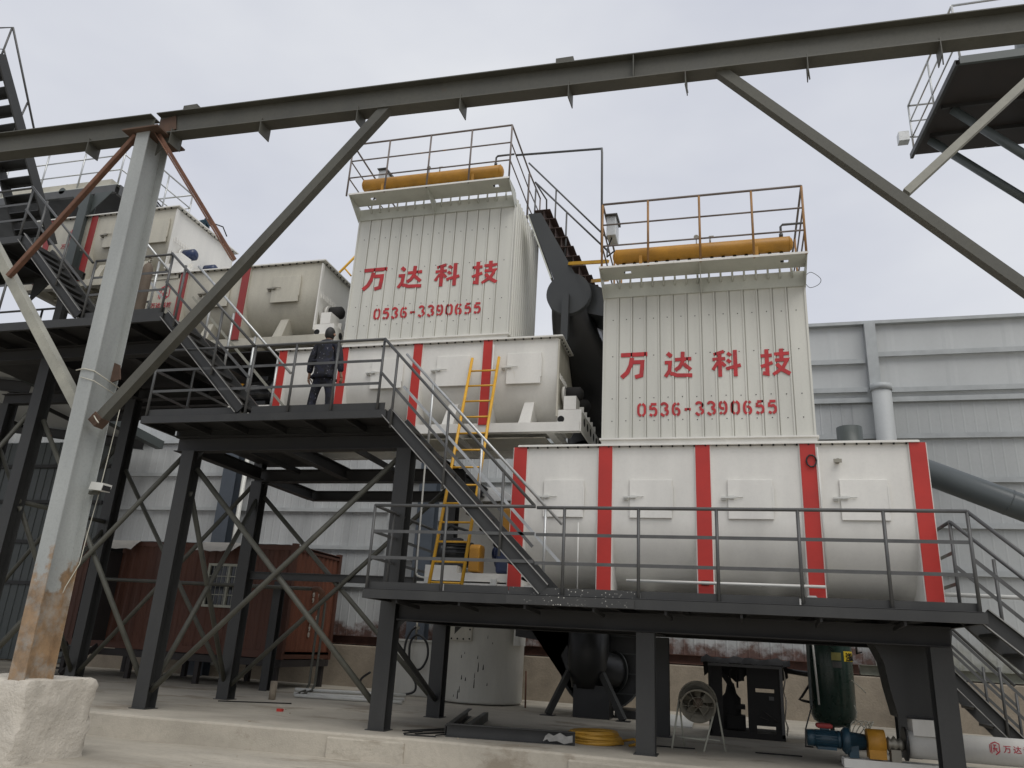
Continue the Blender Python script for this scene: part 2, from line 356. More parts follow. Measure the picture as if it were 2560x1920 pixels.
DIG = {
 '0': [[(.25, .97), (.07, .80), (.05, .5), (.07, .20), (.25, .03)], [(.37, .97), (.55, .80), (.57, .5), (.55, .20), (.37, .03)]],
 '5': [[(.14, .92), (.58, .92)], [(.12, .82), (.10, .50)], [(.19, .54), (.42, .60), (.56, .40), (.52, .14), (.36, .04)], [(.26, .03), (.05, .13)]],
 '3': [[(.05, .82), (.17, .95), (.36, .95), (.52, .80), (.48, .62), (.30, .54)], [(.34, .48), (.54, .38), (.55, .20), (.42, .06)], [(.31, .03), (.15, .06), (.04, .20)]],
 '6': [[(.54, .82), (.42, .95)], [(.29, .96), (.11, .78), (.06, .45), (.11, .16), (.26, .03)], [(.37, .04), (.53, .14), (.55, .36), (.42, .53), (.24, .52)]],
 '9': [[(.06, .18), (.18, .05)], [(.31, .04), (.49, .22), (.54, .55), (.49, .84), (.34, .97)], [(.23, .96), (.07, .86), (.05, .64), (.18, .47), (.36, .48)]],
 '-': [[(.06, .46), (.54, .46)]],
}
def strokes(mb, items, o, su, sv, depth=0.014, k0=0):
    # items: (polyline, width) in a unit box; o: lower-left corner on a wall facing -Y
    for k, (p, w) in enumerate(items):
        L, Rr = strip(p, w); dd = depth + 0.0005 * (k + k0)
        m = len(p); vs = []
        for side in (L, Rr):
            for a, b in side: vs.append(V(o) + V((a * su, 0, b * sv)))
        fr = [v + V((0, -dd, 0)) for v in vs]
        fs = [(2 * m + i, 2 * m + i + 1, 3 * m + i + 1, 3 * m + i) for i in range(m - 1)]
        fs += [(i, i + 1, 2 * m + i + 1, 2 * m + i) for i in range(m - 1)] + [(m + i, m + i + 1, 3 * m + i + 1, 3 * m + i) for i in range(m - 1)]
        fs += [(0, m, 3 * m, 2 * m), (m - 1, 2 * m - 1, 4 * m - 1, 3 * m - 1)]
        mb.add(vs + fr, fs)
def han(mb, c, x, z, w, h, y): strokes(mb, HAN[c], (x, y, z), w, h)
def digits(mb, text, x, z, pitch, h, y):
    for i, c in enumerate(text):
        strokes(mb, [(smooth_pts(p) if len(p) > 2 else p, .185) for p in DIG[c]], (x + i * pitch + pitch * .06, y, z), pitch * 1.10, h)
def text_mb(s, size, o, u, v, depth=0.004, bold=0.0, spacing=1.0):   # letters from the built-in font as solid geometry
    cu = bpy.data.curves.new('letters', 'FONT'); cu.body = s; cu.size = size; cu.extrude = depth / 2; cu.offset = bold; cu.space_character = spacing
    t = bpy.data.objects.new('letters', cu); COL.objects.link(t)
    me = bpy.data.meshes.new_from_object(t.evaluated_get(bpy.context.evaluated_depsgraph_get()))
    o, u, v = V(o), V(u), V(v); n = u.cross(v)
    mb = MB(); mb.add([o + u * p.co.x + v * p.co.y + n * p.co.z for p in me.vertices], [tuple(p.vertices) for p in me.polygons])
    bpy.data.objects.remove(t); bpy.data.curves.remove(cu); bpy.data.meshes.remove(me)
    return mb
def shield(mb, o, w, h, y, t=0.09):   # the maker's shield mark: open outline with a small figure inside
    strokes(mb, [([(0, .15), (0, .80)], t * .8), ([(.16, .08), (.16, .86), (.60, 1.0), (1.0, .86), (1.0, .28), (.55, 0)], t), ([(.36, .76), (.70, .76)], t), ([(.52, .70), (.36, .20)], t),
                 ([(.34, .48), (.78, .48)], t), ([(.58, .42), (.80, .22)], t)], (o[0], y, o[1]), w, h, 0.004)
# ------------------------------------------------------------------ setting: ground, slab, back wall
g = MB().add([(-160, -120, -.33), (160, -120, -.33), (160, 200, -.33), (-160, 200, -.33)], [(0, 1, 2, 3)])
struct('ground', g, 'yard')
edge = [(-34, 10.62), (-20, 10.64), (-12, 10.68), (-9.6, 10.70), (-8.6, 10.67), (-7.55, 10.74), (-6.4, 10.80), (-5.1, 10.90), (-4.4, 11.0), (-3.9, 11.02), (-3.0, 10.98), (-2.2, 10.96), (-1, 10.9), (2, 10.85), (8, 10.8), (34, 10.8)]
sl = MB().prism([(x, y) for x, y in edge] + [(34, 22), (-34, 22)], (0, 0, -.6), (1, 0, 0), (0, 1, 0), .6)
struct('slab', sl, 'conc', bevel=0.03)
pt = MB().prism([(-2.1, 10.98), (-2.1, 10.925), (-1, 10.87), (1.5, 10.82), (1.5, 10.9)], (0, 0, -.5), (1, 0, 0), (0, 1, 0), .43)
struct('pavement', pt, 'yard', bevel=0.02)
pt = MB().prism([(-5.55, 10.93), (-5.55, 10.835), (-5.1, 10.868), (-4.42, 10.962), (-4.42, 11.05)], (0, 0, -.5), (1, 0, 0), (0, 1, 0), .44)
struct('pavement', pt, 'yard', bevel=0.02)

wh = thing('warehouse', 'long grey sheet-metal warehouse wall with horizontal girts behind the machines', 'building', (4, 20.9, 0))
def ribbed(x0, x1, z0, z1, y, pitch=0.26, d=0.014):
    mb = MB(); xs = []; x = x0
    while x < x1 - 1e-3:
        for dx, dy in ((0, 0), (pitch * .80, 0), (pitch * .86, -d), (pitch * .94, -d)): xs.append((min(x + dx, x1), y + dy))
        x += pitch
    xs.append((x1, y))
    mb.grid([[(a, b, z0) for a, b in xs], [(a, b, z1) for a, b in xs]], False); return mb
obj('wall', ribbed(3.3, 30, 1.15, 7.86, 20.9, .26, .003), 'wallr', wh, label='flatter clean grey sheeting at right')
obj('wall', ribbed(-24.5, 3.3, 1.15, 7.86, 20.9, .26, .010), 'wall', wh, label='ribbed grey lower sheeting with rust along its foot')
obj('upper_wall', ribbed(-9.5, 30, 7.86, 10.0, 20.93, 1.4, 0.008), 'wallhi', wh)
obj('upper_wall', ribbed(-24.5, -9.5, 7.86, 8.3, 20.93, 1.4, 0.008), 'wallhi', wh)
obj('wall', MB().box(-24.5, 30, 21.0, 21.1, 0, 7.8), 'wall', wh)
obj('coping', MB().box(-9.55, 30.1, 20.78, 21.2, 10.0, 10.09), 'girt', wh)
obj('coping', MB().box(-24.6, -9.55, 20.78, 21.2, 8.3, 8.38), 'girt', wh)
for z in (9.12, 8.12, 7.86, 6.88, 5.75, 4.62, 3.5):
    a = 3.7 if z > 7.9 else -9.5
    obj('girt', MB().box(a + .32 if z > 7.9 else a, 30, 20.80, 20.868, z - .065, z + .065), 'girt', wh)
for z in (9.0, 8.2): obj('girt', MB().box(-9.4, 3.7, 20.80, 20.868, z - .115, z + .015), 'girt', wh)
for z in (7.05, 5.95, 4.85, 3.75, 2.7): obj('girt', MB().box(-24.4, -9.55, 20.80, 20.868, z - .055, z + .055), 'girt', wh)
obj('flashing', MB().box(3.75, 4.02, 20.70, 20.88, 8.2, 10.0), 'girt', wh)
obj('sill_channel', MB().chan((-24.4, 20.72, 1.21), (2.9, 20.72, 1.21), .16, .22, side=-1), 'girtrust', wh)
obj('sill_channel', MB().chan((2.92, 20.72, 1.21), (30, 20.72, 1.21), .16, .22, side=-1), 'sillg', wh)
bw = MB().box(-34, 34, 20.62, 21.6, -.1, 1.07)
obj('base_wall', bw, 'base', wh, bevel=0.03)
dp = thing('rainwater_pipe', 'thick round grey downpipe running down the warehouse wall at right', 'pipe', (3.97, 20.5, 0))
q = MB().path([(3.97, 20.52, 8.12), (3.97, 20.52, 0.05)], .235, 20)
obj('pipe', q, 'wallr', dp); obj('collar', MB().tube((3.97, 20.52, 8.0), (3.97, 20.52, 8.16), .26, 20), 'girt', dp)
obj('seam', MB().path([(3.97 + .245 * math.sin(t), 20.52 - .245 * math.cos(t), 6.05 - t * .13) for t in [i * .3 - 1.6 for i in range(11)]], .012, 6), 'girt', dp)
for nm, x0, x1, lab in (('post', -15.0, -14.52, 'blue-grey wall post behind the red container beside a white drainpipe'), ('post', -8.42, -7.9, 'blue-grey wall post seen left of the yellow ladder')):
    p = MB().ibeam(((x0 + x1) / 2, 20.45, 0), ((x0 + x1) / 2, 20.45, 7.8), x1 - x0, .35, (0, 1, 0))
    tag(obj('wall_post', p, 'bluepil', loc=((x0 + x1) / 2, 20.45, 0)), lab, 'post', 'blue-grey posts along the warehouse wall')
tag(obj('drainpipe', MB().tube((-14.36, 20.5, .3), (-14.36, 20.5, 7.0), .07, 10), 'pvc', loc=(-14.36, 20.5, 0)), 'white drainpipe beside the left blue-grey wall post', 'pipe')
tag(obj('drainpipe', MB().tube((-9.0, 20.5, 1.0), (-9.0, 20.5, 7.0), .055, 10), 'pvc', loc=(-9.0, 20.5, 0)), 'thin pale drainpipe on the warehouse wall left of the ladder', 'pipe')

# open shed at far left
sh = thing('open_shed', 'dark open-sided shed with a sloping grey eave at far left', 'shed', (-20, 15, 0))
obj('roof', MB().hull8([(-17.8, 4, 8.4), (-34, 4, 10.4), (-34, 20.4, 8.9), (-17.8, 20.4, 6.9)], [(-17.8, 4, 8.48), (-34, 4, 10.48), (-34, 20.4, 8.98), (-17.8, 20.4, 6.98)]), 'wallhi', sh)
obj('gutter', MB().chan((-17.62, 4, 8.32), (-17.62, 20.4, 6.82), .26, .26, side=1), 'greend', sh)
for y in (6, 10.5, 15.5, 20): obj('rafter', MB().ibeam((-17.9, y, 8.56 - y * .0915), (-33.9, y, 10.5 - y * .0915), .15, .3), 'steelb', sh)
for x in (-19.5, -23, -27, -31): obj('purlin', MB().bar((x, 4, 8.3 + (-17.8 - x) * .119), (x, 20.4, 6.8 + (-17.8 - x) * .119), .08, .1), 'steelb', sh)
for y in (6, 15.5): obj('post', MB().ibeam((-18.4, y, 0), (-18.4, y, 8.4 - y * .0915), .2, .25, (0, 1, 0)), 'steelb', sh)
dw = ribbed(-34, -19.4, 0.05, 7.0, 20.5, .3, .02); obj('back_wall', dw, 'greend', sh)  # dark sheet: the deep shade inside the shed is put into its colour
for z in (2.3, 3.6, 4.9, 6.1): obj('girt', MB().box(-33.9, -19.4, 20.38, 20.46, z, z + .11), 'steelb', sh)
fb = thing('distant_building', 'small pale building end seen between the left platform and shed roof', 'building', (-34, 40, 0))
obj('wall', MB().box(-42, -22, 40, 46, -.3, 12.6), 'wallhi', fb); obj('coping', MB().box(-42.2, -21.8, 39.8, 46.2, 12.6, 12.9), 'girt', fb)
# ------------------------------------------------------------------ foreground pipe gantry on its footing
ft = MB()
n = 6; rnd = random.Random(3)
bx0, bx1, by0, by1, bz0, bz1 = -9.25, -8.0, 7.93, 9.05, -.45, .60
def blockpt(i, j, k, N):
    x, y, z = bx0 + (bx1 - bx0) * i / N, by0 + (by1 - by0) * j / N, bz0 + (bz1 - bz0) * k / N
    e = sum(1 for q in (i, j, k) if q in (0, N))
    s = 0.022 if e >= 2 else 0.010
    r = random.Random(i * 101 + j * 1009 + k * 10007)
    c = V((-8.6, 8.5, .1)); v = V((x, y, z)); 
    pull = (0.02 if e == 2 else (0.05 if e == 3 else 0)) + .010 * math.sin(i * .8 + j * .5) * math.sin(k * .7 + i * .3)
    if k == 0: pull = 0
    v += (c - v).normalized() * pull + V((r.uniform(-s, s), r.uniform(-s, s), r.uniform(-s, s) * (0.5 if k < N else .4)))
    return v
N = 14
for axis in range(3):
    for side in (0, N):
        rows = []
        for a in range(N + 1):
            row = []
            for b in range(N + 1):
                ijk = [a, b]; ijk.insert(axis, side); row.append(blockpt(*ijk, N))
            rows.append(row)
        ft.grid(rows)
fo = tag(obj('concrete_block', ft, 'block', loc=(-8.6, 8.5, -.33)), 'rough pale concrete footing block under the rusty column', 'block')
bm = bmesh.new(); bm.from_mesh(fo.data); bmesh.ops.remove_doubles(bm, verts=bm.verts, dist=1e-4); bmesh.ops.recalc_face_normals(bm, faces=bm.faces); bm.to_mesh(fo.data); bm.free()
fo.data.polygons.foreach_set('use_smooth', [True] * len(fo.data.polygons)); fo.data.set_sharp_from_angle(angle=R(50))

ga = thing('pipe_gantry', 'grey steel gantry with a long high beam on a rust-footed column in the foreground', 'gantry', (-8.23, 8.17, .55))
obj('column', MB().ibeam((-8.225, 8.17, .56), (-8.345, 8.17, 8.38), .235, .44, (0, 1, 0), .012, .016), 'column', ga, label='tall H-section column, orange rust over its lower third')
def by(x): return 8.17 + .028 * (x + 8.36)
cp = MB().box(-8.66, -8.02, 7.86, 8.50, 8.385, 8.41)
obj('cap_plate', cp, 'rustdk', ga)
gs = MB()
for a, b in ((-1, 0), (1, 0)): gs.prism([(0, 0), (.26 * a, 0), (0, -.3)], (-8.345 + .12 * a, 8.16, 8.38), (1, 0, 0), (0, 0, 1), .012)
obj('gusset', gs, 'gantry', ga)
for x0, x1 in ((-15.5, -8.40), (-8.30, 6.6)):
    obj('beam', MB().ibeam((x0, by(x0), 8.612), (x1, by(x1), 8.612), .22, .395, (0, 0, 1), .012, .016), 'gantry', ga)
obj('splice_plate', MB().bar((-8.25, by(-8.3) - .02, 8.60), (-7.98, by(-8.0) - .02, 8.66), .01, .26), 'rustdk', ga)
for x in (-9.45, -7.95, -6.42, -4.88, -3.34, -1.83, -.31, 1.17, 2.67, 4.2):
    k = 0.10 if -8.3 < x < -4 else .05
    y = by(x)
    c = MB().bar((x, y - .11, 8.35), (x + .012, y + .13, 8.35), .012, .26)
    if x > -1: c.bar((x, y - .10, 8.23), (x + .02, y - .02, 8.14), .012, .07)
    cl = obj('cleat', c, 'gantry', ga)
for x in (-7.72, 0.0 - 1.9): obj('end_clip', MB().box(x - .12, x + .12, by(x) - .1, by(x) + .1, 8.811, 8.89), 'gantry', ga)
obj('stiffener', MB().box(-.98, -.968, by(-1) - .105, by(-1) - .008, 8.44, 8.79), 'gantry', ga)
b1 = MB().bar((-8.14, 8.16, 3.82), (-4.45, by(-4.5) - .02, 8.46), .135, .135)
obj('brace', b1, 'gantry', ga)
obj('brace_end', MB().bar((-8.15, 8.15, 3.81), (-8.06, 8.153, 3.92), .158, .158), 'rustdk', ga)
obj('brace', MB().bar((-8.42, 8.16, 3.98), (-12.3, by(-12.3), 8.45), .14, .14), 'brace', ga)
obj('brace', MB().bar((.10, by(.2) + .02, 8.47), (5.7, by(5.7), 2.4), .13, .125), 'gantry', ga)
obj('brace', MB().bar((2.12, by(2.1) + .02, 6.45), (4.18, by(4.18) - .0, 8.41), .09, .09), 'brace', ga)
obj('tie_bar', MB().angle((-8.50, 7.99, 8.36), (-10.25, 8.02, 6.12), .07), 'rust', ga)
obj('tie_bar', MB().angle((-8.25, 8.02, 8.52), (-6.36, 8.02, 6.08), .06), 'rust', ga)
obj('gusset', MB().prism([(0, 0), (.16, .05), (.10, .26), (0, .30)], (-8.2, 8.30, 4.45), (1, 0, 0), (0, 0, 1), .02), 'rustdk', ga)
obj('wire', MB().path([(-8.46, 7.93, 4.52), (-8.33, 7.93, 4.54), (-8.16, 7.94, 4.50), (-8.12, 8.4, 4.40)], .008, 6).path([(-8.36, 7.93, 4.42), (-8.13, 7.94, 4.36), (-8.11, 8.4, 4.28)], .006, 6), 'rope', ga)
rp = MB().path([(-8.10, 8.05, 3.9), (-8.0, 8.0, 3.83), (-7.93, 7.98, 3.78)], .008, 6)
rp.path([(-8.06, 8.42, 4.2), (-8.07, 8.42, 3.6), (-8.09, 8.42, 2.9), (-8.12, 8.41, 2.3), (-8.11, 8.39, 2.0), (-8.16, 8.30, 1.7), (-8.14, 8.26, 1.62)], .006, 6)
tag(obj('rope', rp, 'rope', loc=(-8.1, 8.4, 2)), 'thin pale rope trailing down the right side of the foreground column', 'rope')
lc = thing('floodlight', 'small white box lamp fixed on the right side of the foreground column', 'lamp', (-8.02, 8.36, 2.98))
obj('housing', MB().hull8([(-8.10, 8.24, 2.95), (-7.90, 8.24, 2.93), (-7.90, 8.40, 2.93), (-8.10, 8.40, 2.95)], [(-8.08, 8.24, 3.05), (-7.88, 8.24, 3.03), (-7.88, 8.40, 3.03), (-8.08, 8.40, 3.05)]), 'pvc', lc)
obj('glass', MB().box(-7.895, -7.885, 8.25, 8.39, 2.94, 3.02), 'hole', lc)
obj('bracket', MB().bar((-8.16, 8.33, 2.92), (-8.0, 8.33, 2.92), .03, .05), 'gantry', lc)

# ------------------------------------------------------------------ railings, stairs, platforms
def railing(par, pts, h=1.20, mids=(.43, .82), m='rail', r=.024, posts=None, mm=None, flat=True, mp=None, name='handrail'):
    P = [V(p) for p in pts]; up = V((0, 0, 1))
    obj(name, MB().path([p + up * h for p in P], r, 10), m, par)
    for k in mids:
        for a, b in zip(P, P[1:]):
            mb = MB()
            if flat: mb.bar(a + up * (h - k if False else k), b + up * k, .008, .045)
            else: mb.tube(a + up * k, b + up * k, r * .75, 8)
            obj('midrail', mb, mm or m, par)
    for p in (posts if posts is not None else P):
        p = V(p); obj('railing_post', MB().tube(p + up * -.02, p + up * (h - .01), r * .95, 8), mp or m, par)
def stair(name, label, xt, zt, xb, zb, y0, y1, n, m='steel', group='steel stairs between platforms', mt='steel', sh=.19):
    t = thing(name, label, 'stairs', (xb, (y0 + y1) / 2, zb), group)
    for y, sd in ((y0, -1), (y1, 1)):
        st = MB().chan((xt, y, zt - .03), (xb, y, zb + .06), .065, sh, (0, 0, 1), side=sd if xb > xt else -sd, t=.016)
        for k in (1, -1): st.bar((xt, y, zt - .03), (xb, y, zb + .06), .004, .013, (0, 0, 1), (1 if xb > xt else -1) * -sd * (.065 / 2 + .002), k * (sh / 2 - .008), mi=1)  # pale strips paint in the light caught by the flange edges
        obj('stringer', st, [m, 'lit_edge_plaster'], t)
    for i in range(1, n):
        f = i / n; x = xt + (xb - xt) * f; z = zt + (zb - zt) * f; d = .115
        mb = MB().box(x - d, x + d, y0 + .034, y1 - .034, z - .012, z - .004).box(x - d, x - d + .006, y0 + .034, y1 - .034, z - .045, z - .012).box(x + d - .006, x + d, y0 + .034, y1 - .034, z - .045, z - .012)
        obj('tread', mb, mt, t)
    return t
def frame_deck(par, x0, x1, y0, y1, z, ch=.13, toe=.10, jn=None, m='steel', mdeck='steelb', toe_parts=None):
    obj('deck', MB().box(x0 + .01, x1 - .01, y0 + .01, y1 - .01, z - .008, z), mdeck, par)
    zc = z - ch / 2 - .009
    e = MB().chan((x0, y0 + .03, zc), (x1, y0 + .03, zc), .06, ch, side=1 if False else 1)
    obj('edge_channel', MB().chan((x0, y0 + .03, zc), (x1, y0 + .03, zc), .06, ch, side=1), m, par)
    obj('edge_channel', MB().chan((x0, y1 - .03, zc), (x1, y1 - .03, zc), .06, ch, side=-1), m, par)
    for x, s in ((x0, -1), (x1, 1)): obj('edge_channel', MB().chan((x - s * .03, y0 + .062, zc), (x - s * .03, y1 - .062, zc), .06, ch, side=s), m, par)
    nj = jn or max(1, int((x1 - x0) / .95))
    for i in range(1, nj + 1):
        x = x0 + (x1 - x0) * i / (nj + 1)
        obj('joist', MB().bar((x, y0 + .07, zc), (x, y1 - .07, zc), .05, ch - .03), mdeck, par)
LEGS1 = (-13.05, -9.29, -5.10, -1.15, 2.60); LEGS2 = (-13.27, -9.58, -5.20, -1.15, 2.60); Y1, Y2 = 11.6, 14.25
def leg(par, x, y, z1, w=.255, base=True):
    l = obj('leg', MB().ibeam((x, y, .012), (x, y, z1), w, w, (0, 1, 0), .012, .014), 'steel', par)
    if base: obj('base_plate', MB().box(x - w * .62, x + w * .62, y - w * .62, y + w * .62, 0, .012), 'steel', l)
def haunch(par, x, y, z, d):
    obj('gusset', MB().prism([(0, 0), (.13 * d, 0), (0, -.13)], (x + .13 * d, y + .006, z), (1, 0, 0), (0, 0, 1), .012), 'steel', par)
def pipe_brace(par, a, b, r=.046, m='olive'):
    obj('brace', MB().tube(a, b, r, 10), m, par)

# lower platform
lp = thing('lower_platform', 'low dark grey steel platform with railing carrying the white mixer at right', 'platform', (-1.1, 12.5, 0))
ZL = 1.97
frame_deck(lp, -5.11, 2.93, 10.55, 14.6, ZL, ch=.125, jn=8)
for a, b, mm in ((-5.08, -3.92, 'steel'), (-3.9, -2.95, 'steel'), (-2.94, -1.15, 'speck'), (-1.13, .86, 'steel'), (.88, 2.86, 'steel')):
    obj('toe_board', MB().box(a, b, 10.64, 10.648, ZL + .004, ZL + .105), mm, lp)
obj('edge_strip', MB().box(-2.95, -1.2, 10.535, 10.545, ZL - .13, ZL - .012), 'speck', lp)
obj('edge_lip', MB().box(-5.1, 2.9, 10.552, 10.60, ZL + .001, ZL + .004), 'rail', lp)
for x in LEGS1[2:]: leg(lp, x, Y1, ZL - .40 if x > -5 else 4.30)
for x in LEGS2[2:]: leg(lp, x, Y2, ZL - .40 if x > -5 else 4.30)
for y in (Y1, Y2): obj('beam', MB().ibeam((-4.96 if y == Y1 else -5.06, y, ZL - .265), (2.75, y, ZL - .265), .2, .25), 'steelb', lp)
for x in LEGS1[2:]: obj('beam', MB().ibeam((x, Y1 + .14, ZL - .27), (x, Y2 - .14, ZL - .27), .18, .23), 'steelb', lp)
for x in (-4.96,): haunch(lp, x - .13, Y1, ZL - .395, 1)
haunch(lp, -5.07, Y2, ZL - .395, 1)
for i in range(8):
    x = -4.6 + i * .95
    obj('bracket', MB().bar((x, 10.62, ZL - .16), (x + .02, 11.46, ZL - .20), .03, .05), 'steelb', lp)
pr = [(-5.08, 10.6, ZL), (-3.93, 10.6, ZL), (-2.18, 10.6, ZL), (-1.15, 10.6, ZL), (-.12, 10.6, ZL), (.90, 10.6, ZL), (1.92, 10.6, ZL), (2.87, 10.6, ZL)]
railing(lp, [pr[0], pr[1], (-2.60, 10.6, ZL)], 1.215, (.45, .83), posts=pr[:2])
railing(lp, [(-2.58, 10.6, ZL), *pr[2:]], 1.20, (.43, .82), posts=pr[2:])
railing(lp, [(-5.08, 10.6, ZL), (-5.08, 11.30, ZL), (-5.08, 12.4, ZL), (-5.08, 13.4, ZL)], 1.215, (.45, .83), posts=[(-5.08, 11.3, ZL), (-5.08, 12.4, ZL), (-5.08, 13.4, ZL)])
railing(lp, [(2.87, 11.42, ZL), (2.87, 12.32, ZL), (2.87, 13.3, ZL)], 1.20, (.40, .80), m='rail', mm='olive')
# upper platform
upf = thing('upper_platform', 'dark grey steel platform on tall legs where the man stands', 'platform', (-7.4, 12.5, 0))
ZU = 4.70
frame_deck(upf, -9.66, -5.08, 10.60, 11.55, ZU, ch=.125, jn=5)
obj('deck', MB().box(-9.65, -8.0, 11.56, 14.5, ZU - .009, ZU - .001), 'steelb', upf)
obj('toe_board', MB().box(-9.60, -7.75, 10.66, 10.668, ZU + .004, ZU + .125), 'steel', upf)
obj('toe_board', MB().box(-7.55, -5.14, 10.66, 10.668, ZU + .004, ZU + .13), 'steel', upf)
for x, y in ((LEGS1[1], Y1), (LEGS2[1], Y2)): leg(upf, x, y, 4.30)
for y, a in ((Y1, -9.62), (Y2, -9.72)): obj('beam', MB().ibeam((a, y, 4.43), (-4.95, y, 4.43), .2, .26), 'steelb', upf)
for x in (-9.5, -7.5, -5.15): obj('beam', MB().ibeam((x, Y1 + .13, 4.44), (x, Y2 - .13, 4.44), .18, .23), 'steelb', upf)
for x in (-9.55, -5.15): obj('beam', MB().ibeam((x, Y2 + .12, 4.44), (x, 16.4, 4.44), .18, .23), 'steelb', upf)
obj('beam', MB().ibeam((-9.6, 16.5, 4.44), (-4.9, 16.5, 4.44), .18, .23), 'steelb', upf)
for x in (-8.6, -6.4): obj('joist', MB().bar((x, Y1 + .12, 4.50), (x, Y2 - .12, 4.50), .06, .1), 'steelb', upf)
haunch(upf, LEGS1[1], Y1, 4.30, 1); haunch(upf, LEGS2[1], Y2, 4.30, 1)
pu = [(-9.60, 10.64, ZU), (-7.65, 10.64, ZU), (-6.86, 10.64, ZU), (-6.08, 10.64, ZU), (-5.26, 10.64, ZU)]
railing(upf, pu, 1.21, (.45, .84))
railing(upf, [(-9.60, 10.64, ZU), (-9.60, 11.25, ZU), (-9.60, 12.2, ZU), (-9.60, 13.6, ZU)], 1.21, (.45, .84), posts=[(-9.6, 11.6, ZU), (-9.6, 12.8, ZU)])
railing(upf, [(-9.6, 13.7, ZU), (-8.2, 13.7, ZU)], 1.0, (.4, .75))
obj('tie_beam', MB().ibeam((-9.45, Y2, 2.37), (-5.3, Y2, 2.37), .1, .15), 'steel', upf)
# braces of the front and rear rows and across
for (xa, xb, y, zt, par) in ((LEGS1[1], LEGS1[2], Y1, 4.15, upf), (LEGS2[1], LEGS2[2], Y2, 4.15, upf)):
    pipe_brace(par, (xa + .1, y - .03, .28), (xb - .12, y - .03, zt)); pipe_brace(par, (xa + .12, y + .06, zt - .15), (xb - .1, y + .06, .30))
pipe_brace(upf, (LEGS1[1], Y1 + .1, .3), (LEGS2[1] + .05, Y2 - .1, 3.9)); pipe_brace(upf, (LEGS1[1] + .04, Y1 + .1, 3.6), (LEGS2[1] - .02, Y2 - .1, .35))
pipe_brace(lp, (LEGS1[2] + .02, Y1 + .12, 1.3), (LEGS2[2] + .02, Y2 - .1, .3), m='steel')
# third platform
p3 = thing('third_platform', 'dark steel platform one level above the man, at the left behind the column', 'platform', (-12, 12.5, 0))
Z3 = 6.66
frame_deck(p3, -16.0, -9.68, 10.60, 12.3, Z3, ch=.16, jn=6)
obj('toe_board', MB().box(-11.5, -9.72, 10.66, 10.668, Z3 + .004, Z3 + .12), 'steel', p3)
for x, y, zt in ((LEGS1[0], Y1, 6.25), (LEGS2[0], Y2, 6.25)): leg(p3, x, y, zt)
leg(p3, -16.9, Y1, 6.25); leg(p3, -17.0, Y2, 6.25)
for y in (Y1, Y2): obj('beam', MB().ibeam((-17.2, y, 6.38), (-9.5, y, 6.38), .2, .26), 'steelb', p3)
for x in (-13.1, -11.2, -9.6): obj('beam', MB().ibeam((x, Y1 + .12, 6.36), (x, Y2 - .12, 6.36), .18, .23), 'steelb', p3)
obj('beam', MB().ibeam((-9.6, Y2 + .1, 6.36), (-9.6, 16.5, 6.36), .18, .23), 'steelb', p3)
obj('post', MB().ibeam((LEGS2[1] - .05, Y2, 4.58), (LEGS2[1] - .05, Y2, 6.25), .2, .2, (0, 1, 0)), 'steel', p3)
obj('deck', MB().box(-16.0, -9.69, 12.31, 16.3, Z3 - .03, Z3 - .006), 'steelb', p3)
obj('deck', MB().box(-9.68, -7.6, 12.62, 16.3, Z3 - .03, Z3 - .006), 'steelb', p3)
for y in (15.2, 16.2): obj('beam', MB().ibeam((-16, y, Z3 - .16), (-7.7, y, Z3 - .16), .15, .22), 'steelb', p3)
railing(p3, [(-11.52, 10.64, Z3), (-10.6, 10.64, Z3), (-9.77, 10.64, Z3)], 1.20, (.48, .84), m='rail', posts=[(-11.52, 10.64, Z3), (-9.77, 10.64, Z3)])
railing(p3, [(-16, 12.25, Z3), (-14.4, 12.25, Z3), (-13.0, 12.25, Z3), (-11.6, 12.25, Z3)], 1.1, (.4, .75), m='rail')
railing(p3, [(-15.9, 10.64, Z3), (-14.6, 10.64, Z3), (-13.6, 10.64, Z3)], 1.2, (.48, .84), m='rail')
for (xa, xb, y, zt) in ((LEGS1[0], LEGS1[1], Y1, 5.0), (LEGS2[0], LEGS2[1], Y2, 4.6)):
    pipe_brace(p3, (xa + .1, y - .03, .28), (xb - .12, y - .03, 4.25)); pipe_brace(p3, (xa + .12, y + .06, zt), (xb - .1, y + .06, .30))
for (xa, xb, y) in ((-16.9, LEGS1[0], Y1), (-17.0, LEGS2[0], Y2)):
    pipe_brace(p3, (xa, y - .03, .28), (xb - .12, y - .03, 5.2)); pipe_brace(p3, (xa, y + .06, 5.2), (xb - .1, y + .06, .30))
pipe_brace(p3, (LEGS1[0], Y1 + .1, 3.4), (LEGS2[0], Y2 - .1, 3.4)); pipe_brace(p3, (LEGS1[0] + .05, Y1 + .1, 3.3), (LEGS2[0], Y2 - .1, .3)); pipe_brace(p3, (LEGS1[0], Y1 + .1, .3), (LEGS2[0], Y2 - .1, 3.2))
# fourth platform (top left)
p4 = thing('fourth_platform', 'small dark steel platform at the far left edge, highest of the stepped platforms', 'platform', (-15, 11.2, 6.66))
Z4 = 8.60
frame_deck(p4, -18.0, -13.52, 10.60, 12.3, Z4, ch=.15, jn=4)
for x in (-17.5, -13.7): obj('post', MB().ibeam((x, 12.1, 6.68), (x, 12.1, Z4 - .17), .18, .18, (0, 1, 0)), 'steel', p4)
railing(p4, [(-17.8, 10.64, Z4), (-16.2, 10.64, Z4), (-14.9, 10.64, Z4), (-13.62, 10.64, Z4)], 1.14, (.4, .77), m='rail')
obj('gusset', MB().prism([(0, 0), (.6, 0), (0, -.6)], (-14.6, 12.05, Z4 - .17), (1, 0, 0), (0, 0, 1), .02), 'steel', p4)

